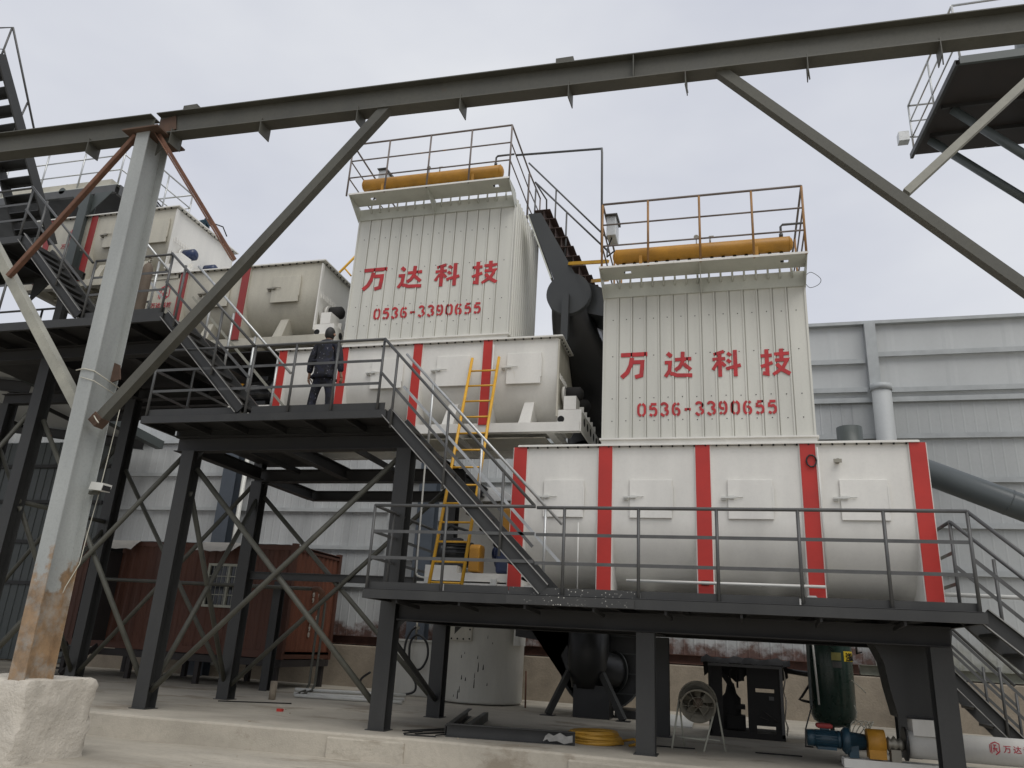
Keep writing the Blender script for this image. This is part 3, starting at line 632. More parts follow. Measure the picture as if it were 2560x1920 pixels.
# stairs from level to level
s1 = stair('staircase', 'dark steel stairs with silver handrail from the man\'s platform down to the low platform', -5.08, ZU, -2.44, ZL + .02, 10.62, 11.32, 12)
railing(s1, [(-5.24, 10.60, ZU), (-2.62, 10.60, ZL + .03)], 1.20, (.62,), m='rail', posts=[(-4.98, 10.6, 4.42), (-4.03, 10.6, 3.45), (-3.10, 10.6, 2.5)])
railing(s1, [(-5.16, 11.33, ZU + .01), (-2.36, 11.33, ZL - .12)], 1.20, (.62,), m='galv', posts=[(-4.62, 11.33, 4.17), (-3.70, 11.33, 3.22), (-2.62, 11.33, 2.10)])
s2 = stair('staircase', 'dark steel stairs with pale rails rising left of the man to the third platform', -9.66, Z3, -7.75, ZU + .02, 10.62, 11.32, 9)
railing(s2, [(-9.77, 10.60, Z3), (-7.66, 10.60, ZU)], 1.20, (.62,), m='rail', posts=[(-9.4, 10.6, 6.38), (-8.42, 10.6, 5.42)])
railing(s2, [(-9.75, 11.33, Z3 + .1), (-7.35, 11.33, ZU - .25)], 1.20, (.55,), m='galv', mm='brace', mp='galv', posts=[(-9.3, 11.33, 6.3), (-8.75, 11.33, 5.7), (-8.2, 11.33, 5.2), (-7.65, 11.33, 4.75)])
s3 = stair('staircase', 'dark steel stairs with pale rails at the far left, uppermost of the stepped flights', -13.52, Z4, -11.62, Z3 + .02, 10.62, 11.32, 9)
railing(s3, [(-13.62, 10.60, Z4), (-11.55, 10.60, Z3)], 1.15, (.62,), m='rail', posts=[(-13.1, 10.6, 8.2), (-12.3, 10.6, 7.4)])
railing(s3, [(-12.0, 11.33, 7.55 + .75), (-10.4, 11.33, 6.2 + .55)], 1.15, (.55,), m='galv', posts=[(-11.95, 11.33, 8.2), (-11.3, 11.33, 7.6), (-10.7, 11.33, 7.0)])
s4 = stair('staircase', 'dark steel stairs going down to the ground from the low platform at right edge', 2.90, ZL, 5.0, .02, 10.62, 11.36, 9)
railing(s4, [(2.87, 10.60, ZL), (4.95, 10.60, .02)], 1.20, (.62,), m='rail', posts=[(3.62, 10.6, 1.25), (4.4, 10.6, .52)])
railing(s4, [(2.87, 11.40, ZL), (4.95, 11.40, .02)], 1.20, (.62,), m='rail', posts=[(3.32, 11.4, 1.5), (4.2, 11.4, .7)])
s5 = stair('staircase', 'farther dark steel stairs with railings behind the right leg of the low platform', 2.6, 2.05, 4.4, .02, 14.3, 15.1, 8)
for yy in (14.28, 15.12):
    railing(s5, [(2.3, yy, 2.35), (4.45, yy, .12)], 1.0, (.35, .68), m='rail', posts=[(3.3, yy, 1.1), (4.02, yy, .4), (4.45, yy, .02)])

# ladder leaning from the low platform against the mixer above
la = thing('ladder', 'yellow steel ladder leaning from the low platform against the upper white mixer', 'ladder', (-4.1, 11.25, ZL))
a0, b0, a1, b1 = V((-4.37, 11.22, ZL)), V((-3.85, 11.22, ZL)), V((-4.385, 12.50, 6.24)), V((-3.875, 12.50, 6.24))
for a, b in ((a0, a1), (b0, b1)): obj('rail', MB().path([a, b], .028, 8), 'lad', la)
for i in range(13):
    f = .04 + i * .0745
    obj('rung', MB().tube(a0.lerp(a1, f), b0.lerp(b1, f), .017, 8), 'lad', la)
# ------------------------------------------------------------------ mixers
def mixer(label, x0, x1, y0, y1, zb, zt, bands, hatches, paint, zs, bw=.22, frame=(.17, .55), logo=None, drive=False, hz=(1.0, .45), hw=.64, end_ext=.42, saddles=(), band_paint='red', nobandtop=False):
    t = thing('mixer', label, 'mixer', ((x0 + x1) / 2, (y0 + y1) / 2, zb - frame[0]), 'white trough mixers stepping down to the right')
    yc = (y0 + y1) / 2; ry = (y1 - y0) / 2; rz = zs - zb
    prof = [(y0, zt - .02), (y0, zs)] + [(yc - ry * math.cos(a), zs - rz * math.sin(a)) for a in [math.pi * k / 20 for k in range(1, 20)]] + [(y1, zs), (y1, zt - .02)]
    nx = 2
    sh = MB().grid([[(x0, y, z) for y, z in prof], [(x1, y, z) for y, z in prof]])
    sh.add([(x0 + .01, y, z) for y, z in prof], [tuple(range(len(prof)))]); 
    obj('trough', sh, paint, t)
    if drive: 
        ex = MB().add([(x1 - .01, y, z) for y, z in prof], [tuple(range(len(prof)))])
        ex.box(x1, x1 + .03, y0 - .03, y0 + .05, zb + .1, zt - .05)
        obj('end_plate', ex, 'white' if paint != 'white' else 'cream', t)
    fl = MB().box(x0 - .06, x1 + .09, y0 - .07, y0 + .0, zt - .012, zt + .012)
    fl.box(x0 - .06, x1 + .09, y1, y1 + .07, zt - .012, zt + .012).box(x0 - .06, x0, y0, y1, zt - .012, zt + .012).box(x1, x1 + .09, y0, y1, zt - .012, zt + .012)
    fl.box(x0 - .05, x1 + .08, y0 - .06, y1 + .06, zt + .012, zt + .022)
    obj('top_flange', fl, 'white', t)
    bo = MB(); x = x0 + .1
    while x < x1: bo.box(x - .012, x + .012, y0 - .05, y0 - .026, zt - .035, zt - .012); x += .165
    if drive:
        y = y0 + .1
        while y < y1: bo.box(x1 + .03, x1 + .05, y - .012, y + .012, zt - .035, zt - .012); y += .15
    obj('flange_bolts', bo, 'hole', t)
    for b in bands:
        z0 = zb - frame[0] * .2
        obj('band', MB().box(b - bw / 2, b + bw / 2, y0 - .045, y0 - .03, z0, zt - .013), band_paint, t)
        obj('band_rib', MB().box(b - bw / 2 - .015, b - bw / 2 + .012, y0 - .03, y0 + ry * .6, z0, zt - .013).box(b + bw / 2 - .012, b + bw / 2 + .015, y0 - .03, y0 + ry * .6, z0, zt - .013), paint, t)
    for hx in hatches:
        z1 = zt - hz[0] + hz[1]; 
        h = obj('hatch', MB().box(hx - hw / 2, hx + hw / 2, y0 - .04, y0 - .008, zt - hz[0] - .12 + .0, z1 - .0), paint, t, bevel=.006)
        lz = (zt - hz[0] - .12 + z1) / 2 + .02
        la_ = MB().box(hx - hw / 2 - .09, hx - hw / 2 - .03, y0 - .05, y0, lz - .035, lz + .02).bar((hx - hw / 2 - .10, y0 - .06, lz), (hx - hw / 2 + .12, y0 - .075, lz + .005), .02, .025).tube((hx - hw / 2 + .1, y0 - .07, lz + .005), (hx - hw / 2 + .22, y0 - .06, lz + .012), .008, 6).box(hx - hw / 2 + .02, hx - hw / 2 + .09, y0 - .075, y0 - .04, lz - .02, lz + .03)
        obj('latch', la_, 'brass' if paint != 'white' else 'pvc', h)
        obj('hinge', MB().box(hx + hw / 2 - .01, hx + hw / 2 + .015, y0 - .045, y0 - .02, zt - hz[0], z1 - .1), paint, h)
    f = frame[0]
    fr = MB().box(x0 - frame[1] * 0, x1 + (end_ext if drive else .02), y0 - .02, y0 + .12, zb - f, zb - .002)
    fr.box(x0, x1 + (end_ext if drive else .02), y1 - .12, y1 + .02, zb - f, zb - .002)
    for k in range(4):
        xx = x0 + .1 + (x1 - x0 - .3) * k / 3; fr.box(xx, xx + .14, y0 + .12, y1 - .12, zb - f + .01, zb - .01)
    obj('base_frame', fr, 'white' if paint == 'white' else 'cream', t)
    obj('belly_pan', MB().box(x0 + .3, x1 - .3, yc - .45, yc + .45, zb - f + .03, zb - f + .05), 'cream', t)
    for sx in saddles:
        obj('saddle', MB().hull8([(sx - .12, y0 + .0, zb - .01), (sx + .10, y0 + .0, zb - .01), (sx + .10, y0 + .5, zb - .01), (sx - .12, y0 + .5, zb - .01)], [(sx - .05, y0 + .12, zs - rz * .58), (sx + .13, y0 + .12, zs - rz * .58), (sx + .13, y0 + .5, zs - rz * .58), (sx - .05, y0 + .5, zs - rz * .58)]), 'white' if paint == 'white' else 'cream', t)
    if drive:
        e = x1 + .03
        d = MB().box(e, e + end_ext, y0 + .0, y0 + .02, zb - f, zb + .22).box(e, x1 + end_ext - .14, y0 + .05, y0 + .4, zb + .22, zb + .225)
        d.box(e + end_ext - .02, e + end_ext, y0 + .02, y1 - .02, zb - f, zb + .2)
        d.box(e + .1, e + end_ext - .1, y0 + .0, y0 + .34, zb + .225, zb + .47)
        for k in range(1, 6): d.box(e + end_ext - .14, e + end_ext - .02, y0 + .32 * k, y0 + .32 * k + .02, zb + .2, zb + .36)
        db = obj('drive_bracket', d, 'white', t)
        for k in range(5): obj('lightening_hole', MB().lathe((e + end_ext - .004, y0 + .3 + .33 * k, zb + .06), (1, 0, 0), [(0, .075), (.007, .075)], 14), 'hole', db)
        obj('lightening_hole', MB().lathe((e + .06, y0 - .002, zb + .05), (0, -1, 0), [(0, .06), (.006, .06)], 14), 'hole', db)
        sl_ = MB().lathe((x1 + .03, y0 + .42, zb + .62), (1, 0, 0), [(0, .17), (.05, .17), (.05, .11), (.16, .11)], 18)
        obj('shaft_housing', sl_, 'white', t)
        st = MB()
        for k in range(9): st.bar((x1 + .02, y0 + .05 + .08 * k, zs - .05 + (.02 * (k % 2))), (x1 + .05, y0 + .06 + .08 * k, zs - .18), .015, .015)
        obj('seal_ring', st, 'white', t)
        for k in range(2):
            mo = MB().lathe((e + .05, y0 + .42 + .75 * k, zb + .64), (1, 0, 0), [(0, .08), (.02, .13), (.26, .13), (.29, .10), (.32, .05)], 16)
            obj('bearing', mo, 'gear' if zt > 10 else 'soot', t)
    if logo:
        lx, lz, s = logo
        lm = MB(); shield(lm, (lx - .19 * s, lz), .42 * s, .56 * s, y0 - .002, .08)
        obj('maker_mark', lm, 'logo', t)
        for i, c in enumerate('万达科技'): obj('character', text_mb(c, .21 * s, (lx - .46 * s + .22 * s * i, y0 - .002, lz - .26 * s), (1, 0, 0), (0, 0, 1), .006, .001), 'logo', t)
    return t

m2 = mixer('large white trough mixer with five red bands on the low platform at right', -3.17, 2.62, 11.85, 14.05, 2.14, 4.38,
           [-3.19, -1.80, -.31, 1.20, 2.68], [-2.46, -1.10, .36, 1.92], 'white', 3.22, bw=.215, hz=(1.02, .47), saddles=())
m1 = mixer('white trough mixer below the higher collector, a yellow ladder leaning on it', -8.50, -2.80, 12.6, 14.55, 5.02, 6.62,
           [-8.38, -7.04, -5.50, -4.12], [-6.1, -4.78, -3.42], 'white', 6.0, bw=.17, drive=True, hz=(.76, .47), saddles=(-4.8, -3.36, -6.4))
m3 = mixer('cream trough mixer with maker\'s mark, left of the man and one level above', -12.3, -7.82, 12.6, 14.55, 6.94, 8.57,
           [-11.12, -9.58], [-10.25, -8.58], 'cream', 7.95, bw=.17, drive=True, band_paint='reddull', logo=(-11.60, 7.95, .62), hz=(.76, .47), saddles=(-8.62, -10.4))
m4 = mixer('cream trough mixer at top left with grey-white end, highest of the four', -15.6, -11.72, 12.6, 14.75, 8.62, 10.27,
           [-15.2, -13.95], [-13.2, -12.2], 'cream', 9.6, bw=.17, drive=True, band_paint='reddull', logo=(-14.50, 9.66, .62), hz=(.76, .47), hw=.72, saddles=(-12.4, -13.6))
def lug(par, x, y, z, nm='lifting_lug'):
    obj(nm, MB().prism([(-.09, 0), (.09, 0), (.09, .06), (.05, .11), (-.05, .11), (-.09, .06)], (x, y, z), (1, 0, 0), (0, 0, 1), .02), 'pvc', par)
    obj(nm + '_hole', MB().lathe((x, y - .021, z + .045), (0, -1, 0), [(0, .03), (.003, .03)], 12), 'hole', par)
for x in (-2.95, 1.12): lug(m2, x, 11.78, 2.07)
obj('cable_loop', MB().path([(1.24 + .07 * math.cos(t), 11.78, 4.10 + .09 * math.sin(t)) for t in [i * .63 for i in range(11)]], .012, 6), 'black', m2)
obj('valve_cock', MB().tube((1.60, 11.85, 4.10), (1.60, 11.76, 4.10), .035, 10).box(1.54, 1.65, 11.74, 11.77, 4.07, 4.12), 'brass', m2)
obj('conduit', MB().path([(1.33, 11.77, 4.30), (1.34, 11.77, 2.35)], .014, 6), 'pvc', m2)
obj('conduit', MB().path([(-2.20, 11.77, 3.15), (-2.19, 11.77, 2.1)], .012, 6), 'pvc', m2)
obj('burn_mark', MB().box(-.37, -.26, 11.79, 11.803, 2.28, 2.34), 'soot', m2)
obj('conduit', MB().path([(-4.0, 12.53, 6.5), (-4.0, 12.53, 5.05)], .014, 6), 'pvc', m1)
tag(obj('white_pipe', MB().path(smooth3([(-5.0, 12.2, 4.55), (-4.99, 12.2, 3.4), (-4.98, 12.2, 2.42), (-4.97, 12.2, 2.34), (-4.9, 12.2, 2.29), (-4.5, 12.15, 2.24)], 3), .016, 8), 'pvc', loc=(-5, 12.2, 2)), 'thin pale upright conduit left of the yellow ladder', 'pipe')
tag(obj('white_pipe', MB().tube((-1.45, 11.72, 2.30), (1.30, 11.72, 2.30), .022, 8), 'pvc', loc=(-.1, 11.72, 2.3)), 'thin white plastic pipe along the foot of the big mixer', 'pipe')
tag(obj('white_pipe', MB().path([(2.78, 11.9, 2.27), (9.0, 12.6, 2.27)], .028, 8), 'pvc', loc=(4, 12, 2.27)), 'thin white pipe running right behind the end of the low platform', 'pipe')
tag(obj('roof_stub', MB().lathe((2.22, 14.6, 4.4), (0, 0, 1), [(0, .22), (.98, .22), (.98, .19), (.9, .19)], 20), 'greend', loc=(2.22, 14.6, 4.4)), 'short grey-green pipe stub standing above the right mixer top', 'pipe')
ch = thing('sloping_duct', 'grey round duct sloping down to the right behind the right mixer', 'duct', (5.4, 17, 4.6))
obj('duct', MB().tube((2.9, 16.0, 5.24), (8.6, 16.0, 2.72), .245, 28), 'ductb', ch); obj('seam', MB().tube((5.03, 16.0, 4.30), (5.05, 16.0, 4.29), .252, 28), 'ductb', ch)

# ------------------------------------------------------------------ drive motors on the mixers' left ends
def motor(mb_par, x, y, z, L, r, m, nm='motor', foot=True):
    mb = MB().lathe((x, y, z), (1, 0, 0), [(0, r * .93), (L * .22, r * .97), (L * .22, r * .9), (L * .9, r * .9), (L * .9, r * 1.0), (L, r * 1.0), (L, r * .35), (L * 1.12, r * .3)], 20)
    for k in range(18):
        t = 2 * math.pi * k / 18; c, s_ = math.cos(t), math.sin(t)
        mb.bar((x + L * .24, y + c * r * .93, z + s_ * r * .93), (x + L * .88, y + c * r * .93, z + s_ * r * .93), .012, r * .12, (0, c, s_))
    o = obj(nm, mb, m, mb_par)
    obj('terminal_box', MB().box(x + L * .4, x + L * .68, y - r * .4, y + r * .4, z + r * .95, z + r * 1.35), m, o, bevel=.01)
    if foot: obj('motor_foot', MB().box(x + L * .28, x + L * .85, y - r * .9, y + r * .9, z - r * 1.18, z - r * .85), m, o)
    return o
dr = thing('mixer_drive', 'black motor with yellow guard and blue gearbox at the big mixer\'s left end', 'motor', (-4.0, 12.3, ZL))
motor(dr, -4.66, 12.35, 2.70, .58, .185, 'black')
obj('guard', MB().prism([(-.15, -.32), (.15, -.32), (.15, .08), (.10, .12), (-.10, .12), (-.15, .06)], (-4.02, 12.15, 2.70), (0, 1, 0), (0, 0, 1), .18), 'yel', dr, bevel=.02)
obj('gearbox', MB().box(-3.60, -3.24, 12.1, 12.75, 2.37, 2.90), 'gear', dr, bevel=.05)
obj('gearbox_cap', MB().lathe((-3.62, 12.45, 2.72), (-1, 0, 0), [(0, .24), (.05, .24), (.05, .12), (.12, .1)], 18).box(-3.52, -3.3, 12.2, 12.65, 2.98, 3.04), 'gear', dr)
obj('base', MB().box(-4.75, -4.2, 12.0, 12.8, 2.23, 2.47).box(-4.2, -3.3, 12.0, 12.8, 2.23, 2.36).box(-4.85, -3.2, 11.94, 12.85, 2.06, 2.2), 'white', dr)
for x in (-4.66, -3.55): obj('base_eye', MB().box(x - .05, x + .05, 11.9, 11.94, 2.17, 2.27), 'pvc', dr)
obj('oil_tank', MB().box(-3.56, -3.40, 12.25, 12.7, 3.02, 3.45), 'yel', dr, bevel=.03)
obj('hose', MB().path([(-4.6, 12.2, 3.0), (-4.4, 12.1, 3.12), (-4.0, 12.15, 3.02), (-3.6, 12.3, 3.1)], .02, 8), 'black', dr)
dr1 = thing('mixer_drive', 'black motor with a yellow guard left of the man at knee height', 'motor', (-9.3, 13.2, 5.2))
motor(dr1, -9.35, 13.0, 5.86, .70, .26, 'black')
obj('guard', MB().lathe((-9.72, 13.0, 5.84), (1, 0, 0), [(0, .25), (.26, .25), (.27, .20)], 20), 'yel', dr1)
obj('stand', MB().box(-9.55, -8.6, 12.7, 13.3, 5.50, 5.53).box(-9.5, -9.47, 12.7, 13.3, 5.2, 5.5).box(-9.1, -9.07, 12.7, 13.3, 5.2, 5.5).box(-8.65, -8.62, 12.7, 13.3, 5.2, 5.5).box(-9.6, -8.5, 12.6, 13.4, 5.02, 5.2), 'white', dr1)
for x in (-9.9,): obj('coupling', MB().tube((x, 13.0, 5.84), (x + .2, 13.0, 5.84), .06, 10), 'yel', dr1)

# ------------------------------------------------------------------ dust collectors
def collector(label, x0, x1, y0, y1, z0, zp, zh, side, letters, nums, chw, posts, zr, tank, tz):
    t = thing('dust_collector', label, 'dust collector', ((x0 + x1) / 2, (y0 + y1) / 2, z0), 'ribbed cream dust collectors lettered in red')
    mb = MB(); n = 14; p = (x1 - x0 - .06) / n; xs = [x0]; prof = [(x0, y0)]
    for i in range(n):
        a = x0 + .03 + p * i
        prof += [(a, y0), (a + p - .046, y0), (a + p - .038, y0 - .014), (a + p - .016, y0 - .014), (a + p - .014, y0 + .022), (a + p - .002, y0 + .022)] if i < n - 1 else [(a, y0)]
    prof.append((x1, y0))
    mb.grid([[(a, b, z0 + .05) for a, b in prof], [(a, b, zp + .03) for a, b in prof]], False)
    obj('front_cladding', mb, 'clad', t)
    for xs_, s in ((x0, -1), (x1, 1)):
        pr = []; k = 0; y = y0 + .07
        while y < y1 - .07:
            pr += [(xs_, y), (xs_, y + .075), (xs_ + s * .03, y + .09), (xs_ + s * .03, y + .128)]; y += .145
        pr = [(xs_, y0)] + pr + [(xs_, y1)]
        obj('side_cladding', MB().grid([[(a, b, z0 + .05) for a, b in pr], [(a, b, zp + .25) for a, b in pr]], False), 'clad', t)
        obj('corner_trim', MB().box(xs_ - .008 if s > 0 else xs_ - .022, xs_ + .022 if s > 0 else xs_ + .008, y0 - .018, y0 + .075, z0 + .051, zp + .029), 'clad', t)
    obj('back_cladding', MB().box(x0 + .01, x1 - .01, y1 - .03, y1 - .005, z0 + .05, zp + .2), 'clad', t)
    sc = MB()
    for fz in (.14, .29, .58, .84):
        for i in range(n):
            a = x0 + .03 + p * (i + .5) ; z = z0 + (zp - z0) * fz + (.004 * (i % 3))
            sc.lathe((a, y0 - .001, z), (0, -1, 0), [(0, .009), (.004, .009)], 6)
    obj('screws', sc, 'hole', t)
    bf = MB().box(x0 - .05, x1 + .05, y0 - .06, y0 + .0, z0 + .035, z0 + .06).box(x0 - .02, x1 + .02, y0 - .022, y0 - .002, z0 - .07, z0 + .035)
    bf.box(x1 + .0, x1 + .06, y0, y1, z0 + .035, z0 + .06).box(x0 - .05, x0, y0, y1, z0 + .035, z0 + .06).box(x0 + .0, x1, y0 + .002, y1, z0 - .08, z0 - .02)
    obj('bottom_flange', bf, 'white', t)
    obj('header', MB().hull8([(x0 - .02, y0 - .035, zp), (x1 + .02, y0 - .035, zp), (x1 + .02, y0 - .0, zp), (x0 - .02, y0 - .0, zp)], [(x0 - .02, y0 - .035, zh - .085), (x1 + .02, y0 - .035, zh - .085), (x1 + .02, y0 + .0, zh - .085), (x0 - .02, y0 + .0, zh - .085)]), 'clad2', t)
    obj('roof', MB().box(x0 - .01, x1 + .01, y0 + .021, y1, zh - .24, zh - .16), 'clad2', t)
    # tank shelf: horizontal plate with lip, gussets, two lifting holes cut as a frame of strips
    ys0, ys1 = y0 - .58, y0 - .11; zs = zh - .045
    hx = [x0 + .42, x1 - .30]; hr = .045; ym = (ys0 + ys1) / 2
    sm_ = MB().box(x0 - .02, x1 + .03, ys0, ym - hr, zs - .012, zs).box(x0 - .02, x1 + .03, ym + hr, ys1, zs - .012, zs)
    cuts = [x0 - .02] + [c for h in hx for c in (h - .06, h + .06)] + [x1 + .03]
    for a, b in zip(cuts[0::2], cuts[1::2]): sm_.box(a, b, ym - hr, ym + hr, zs - .012, zs)
    sf = obj('shelf', sm_, 'clad2', t)
    obj('shelf_lip', MB().box(x0 - .025, x1 + .035, ys0 - .012, ys0, zs - .022, zs + .012), 'white', t)
    for x in (x0 - .02, (x0 + x1) / 2, x1 + .02):
        obj('gusset', MB().prism([(0, 0), (-.53, 0), (-.48, -.03), (0, -.33)], (x - .004, y0 - .035, zs - .013), (0, 1, 0), (0, 0, 1), .01), 'clad2', t)
    for i in range(16):
        x = x0 + .25 + (x1 - x0 - .42) * i / 15
        obj('nozzle_pipe', MB().path([(x, y0 - .065, zs + .12), (x, y0 - .065, zh - .14), (x, y0 - .03, zh - .19)], .017, 8), 'clad2', t)
    ty = y0 - .30; tx0, tx1, tr = tank
    tk = obj('air_tank', MB().lathe((tx0, ty, tz), (1, 0, 0), [(0, tr * .35), (.02, tr * .75), (.06, tr), (tx1 - tx0 - .06, tr), (tx1 - tx0 - .02, tr * .75), (tx1 - tx0, tr * .35)], 24), 'yel', t)
    for x in (tx0 + .05, tx0 + (tx1 - tx0) * .5, tx1 - .06): obj('weld_seam', MB().lathe((x, ty, tz), (1, 0, 0), [(0, tr + .003), (.012, tr + .003)], 24), 'yel', tk)
    for x in (tx0 + (tx1 - tx0) * .16, tx0 + (tx1 - tx0) * .80):
        obj('tank_support', MB().box(x - .012, x + .04, ty - tr * .9, ty - tr * .9 + .01, zs + .001, tz), 'yel', tk)
    for i in range(15):
        x = tx0 + .18 + (tx1 - tx0 - .36) * i / 14
        obj('pulse_valve', MB().tube((x, ty + .01, zs + .002), (x, ty + .01, tz - tr * .8), .028, 8), 'black', tk)
    g = obj('pressure_gauge', MB().lathe(((tx0 + tx1) / 2 - .06, ty - .03, tz + tr + .11), (0, -1, 0), [(0, .04), (.03, .04)], 14).tube(((tx0 + tx1) / 2 - .06, ty - .015, tz + tr * .95), ((tx0 + tx1) / 2 - .06, ty - .015, tz + tr + .08), .008, 6), 'brass', tk)
    obj('safety_valve', MB().tube(((tx0 + tx1) / 2 + .16, ty, tz + tr * .95), ((tx0 + tx1) / 2 + .16, ty, tz + tr + .12), .014, 8).bar(((tx0 + tx1) / 2 + .14, ty, tz + tr + .12), ((tx0 + tx1) / 2 + .22, ty, tz + tr + .12), .02, .03), 'brass', tk)
    vx = tx1 - .17
    obj('feed_pipe', MB().path([(vx, ty, tz + tr * .9), (vx, ty, tz + tr + .20), (vx + .03, ty, tz + tr + .235), (x1 + .02, ty, tz + tr + .235)], .019, 8).tube((vx, ty, tz + tr + .02), (vx, ty, tz + tr + .07), .032, 8), 'rail', tk)
    # roof railing
    f = [(x, ys0 + .02, zs + .0) for x in posts]
    mr, mp = zr
    railing(t, f, 1.20, (.40, .80), m='grail', r=.02, flat=False, mp=mr)
    for x in (posts[0], posts[-1]):
        railing(t, [(x, ys0 + .02, zs), (x, y0 + .9, zs - .12), (x, y1 - .1, zs - .12)], 1.20, (.40, .80), m='grail', r=.018, flat=False, posts=[(x, y0 + .9, zs - .12), (x, y1 - .1, zs - .12)], mp=mr)
    bx = posts[0] + (.03 if side else .30); oy = y0; y0 = y0 - .42 if side else y0; ob = zs; zs = zs + .12 if side else zs
    cb = obj('control_box', MB().box(bx, bx + .16, y0 + .10, y0 + .48, zs + .62, zs + 1.0), 'galv', t, bevel=.01)
    obj('box_hood', MB().hull8([(bx - .02, y0 + .05, zs + 1.0), (bx + .19, y0 + .05, zs + 1.0), (bx + .19, y0 + .52, zs + 1.0), (bx - .02, y0 + .52, zs + 1.0)], [(bx - .02, y0 + .05, zs + 1.015), (bx + .19, y0 + .05, zs + 1.015), (bx + .19, y0 + .52, zs + 1.06), (bx - .02, y0 + .52, zs + 1.06)]), 'rail', cb)
    obj('cable', MB().path([(bx + .08, y0 + .2, zs + .62), (bx + .02, y0 + .1, zs + .35), (bx + .05, y0 - .1, zs + .1), (bx + .2, y0 - .28, zs + .1)], .014, 6), 'black', t)
    y0, zs = oy, ob
    for c, (x, z) in letters:
        lt = MB(); han(lt, c, x, z, chw[0], chw[1], y0); obj('character', lt, 'letter', t)
    for i, c in enumerate('0536-3390655'):
        dg = MB(); digits(dg, c, nums[0] + i * nums[2], nums[1], nums[2], nums[3], y0); obj('digit', dg, 'letter', t)
    return t
c2 = collector('cream ribbed dust collector at right, the nearer and lower of the two', -1.86, 1.33, 11.9, 13.9, 4.45, 6.98, 7.33, 1,
               [('wan', (-1.58, 5.53)), ('da', (-.87, 5.51)), ('ke', (-.12, 5.50)), ('ji', (.61, 5.49))], (-1.315, 4.875, .1805, .215), (.43, .44),
               (-1.84, -1.08, -.25, .57, 1.34), ('yrail', 'yrail'), (-1.69, 1.18, .125), 7.60)
c1 = collector('cream ribbed dust collector in the middle, the higher one behind the man', -7.12, -3.80, 12.65, 14.65, 6.70, 9.46, 9.80, 0,
               [('wan', (-6.88, 7.86)), ('da', (-6.11, 7.84)), ('ke', (-5.33, 7.83)), ('ji', (-4.57, 7.82))], (-6.56, 7.21, .188, .225), (.50, .48),
               (-7.20, -6.37, -5.47, -4.60, -3.78), ('grail', 'grail'), (-7.0, -3.98, .13), 10.10)
obj('wire', MB().path(smooth3([(1.36, 11.85, 7.15), (1.45, 11.85, 7.2), (1.58, 11.85, 7.08), (1.55, 11.85, 6.98), (1.42, 11.85, 6.93), (1.36, 11.86, 7.0)]), .005, 5), 'rail', c2)
ap = thing('air_pipe', 'thin grey air pipe bridging from the left collector to the right collector', 'pipe', (-2.02, 12.2, 9.0))
obj('pipe', MB().path([(-3.74, 12.37, 10.45), (-2.10, 12.25, 10.29), (-2.02, 12.2, 10.25), (-2.01, 12.18, 10.15), (-1.97, 12.1, 8.0)], .022, 8), 'rail', ap)

# ------------------------------------------------------------------ ducts and roof stairs between the collectors
du = thing('dust_duct', 'dark grey drum and square duct joining the two dust collectors', 'duct', (-2.74, 14, 6))
obj('drum', MB().lathe((-2.74, 13.0, 7.68), (0, 1, 0), [(0, .425), (2.2, .425)], 40), 'duct', du)
hpt = []
for f in [k / 12 for k in range(13)]:
    e = f * f * (3 - 2 * f); z = 7.52 - 2.3 * f; cx_, cy_, rx, ry = -2.74 + .62 * e, 14.1 + 1.35 * e, .392 + .62 * e, 1.03 - .03 * e; p_ = 6 - 4 * e
    hpt.append([(cx_ + rx * math.copysign(abs(math.cos(t)) ** (2 / p_), math.cos(t)), cy_ + ry * math.copysign(abs(math.sin(t)) ** (2 / p_), math.sin(t)), z) for t in [2 * math.pi * j / 48 for j in range(49)]])
obj('hopper', MB().grid(hpt), 'black', du)
iv = MB().prism([(-3.62, 9.52), (-3.36, 9.52), (-2.60, 8.05), (-3.02, 7.95)], (0, 13.55, 0), (1, 0, 0), (0, 0, 1), .5)
obj('inlet_duct', iv, 'duct', du); obj('duct_flange', MB().bar((-3.63, 13.3, 9.50), (-3.10, 13.3, 8.05), .5, .03, (-1, 0, .4)), 'clad2', du)
ov = MB().hull8([(-2.40, 13.4, 7.55), (-1.87, 13.3, 6.75), (-1.87, 13.9, 6.75), (-2.40, 13.9, 7.55)], [(-2.40, 13.4, 8.0), (-1.87, 13.3, 7.05), (-1.87, 13.9, 7.05), (-2.40, 13.9, 8.0)])
ov = MB().hull8([(-2.45, 13.2, 7.35), (-1.84, 13.0, 7.1), (-1.84, 13.85, 7.1), (-2.45, 13.85, 7.35)], [(-2.45, 13.2, 8.0), (-1.84, 13.0, 7.62), (-1.84, 13.85, 7.62), (-2.45, 13.85, 8.0)])
obj('outlet_duct', ov, 'duct', du)
obj('support_post', MB().box(-2.83, -2.70, 12.86, 12.99, 6.66, 7.62), 'duct', du)
obj('support_post', MB().box(-3.35, -3.2, 15.3, 15.45, 4.0, 7.4), 'duct', du)
cy = thing('dark_cyclone', 'large dark cylindrical vessel between the two dust collectors', 'vessel', (-2.2, 15.6, 0))
obj('shell', MB().lathe((-2.05, 15.6, 2.2), (0, 0, 1), [(0, .3), (1.2, 1.05), (4.1, 1.05), (4.3, .95), (4.35, .3)], 40), 'black', cy)
for z in (4.4, 5.4): obj('seam', MB().lathe((-2.05, 15.6, z), (0, 0, 1), [(0, 1.057), (.012, 1.057)], 40), 'duct', cy)
rs = thing('roof_stairs', 'rusty brown steps climbing behind the dark duct to the higher collector roof', 'stairs', (-2.3, 14.3, 7.7))
obj('stringer', MB().bar((-3.75, 14.6, 10.2), (-2.25, 14.6, 7.6), .04, .16), 'tread', rs)
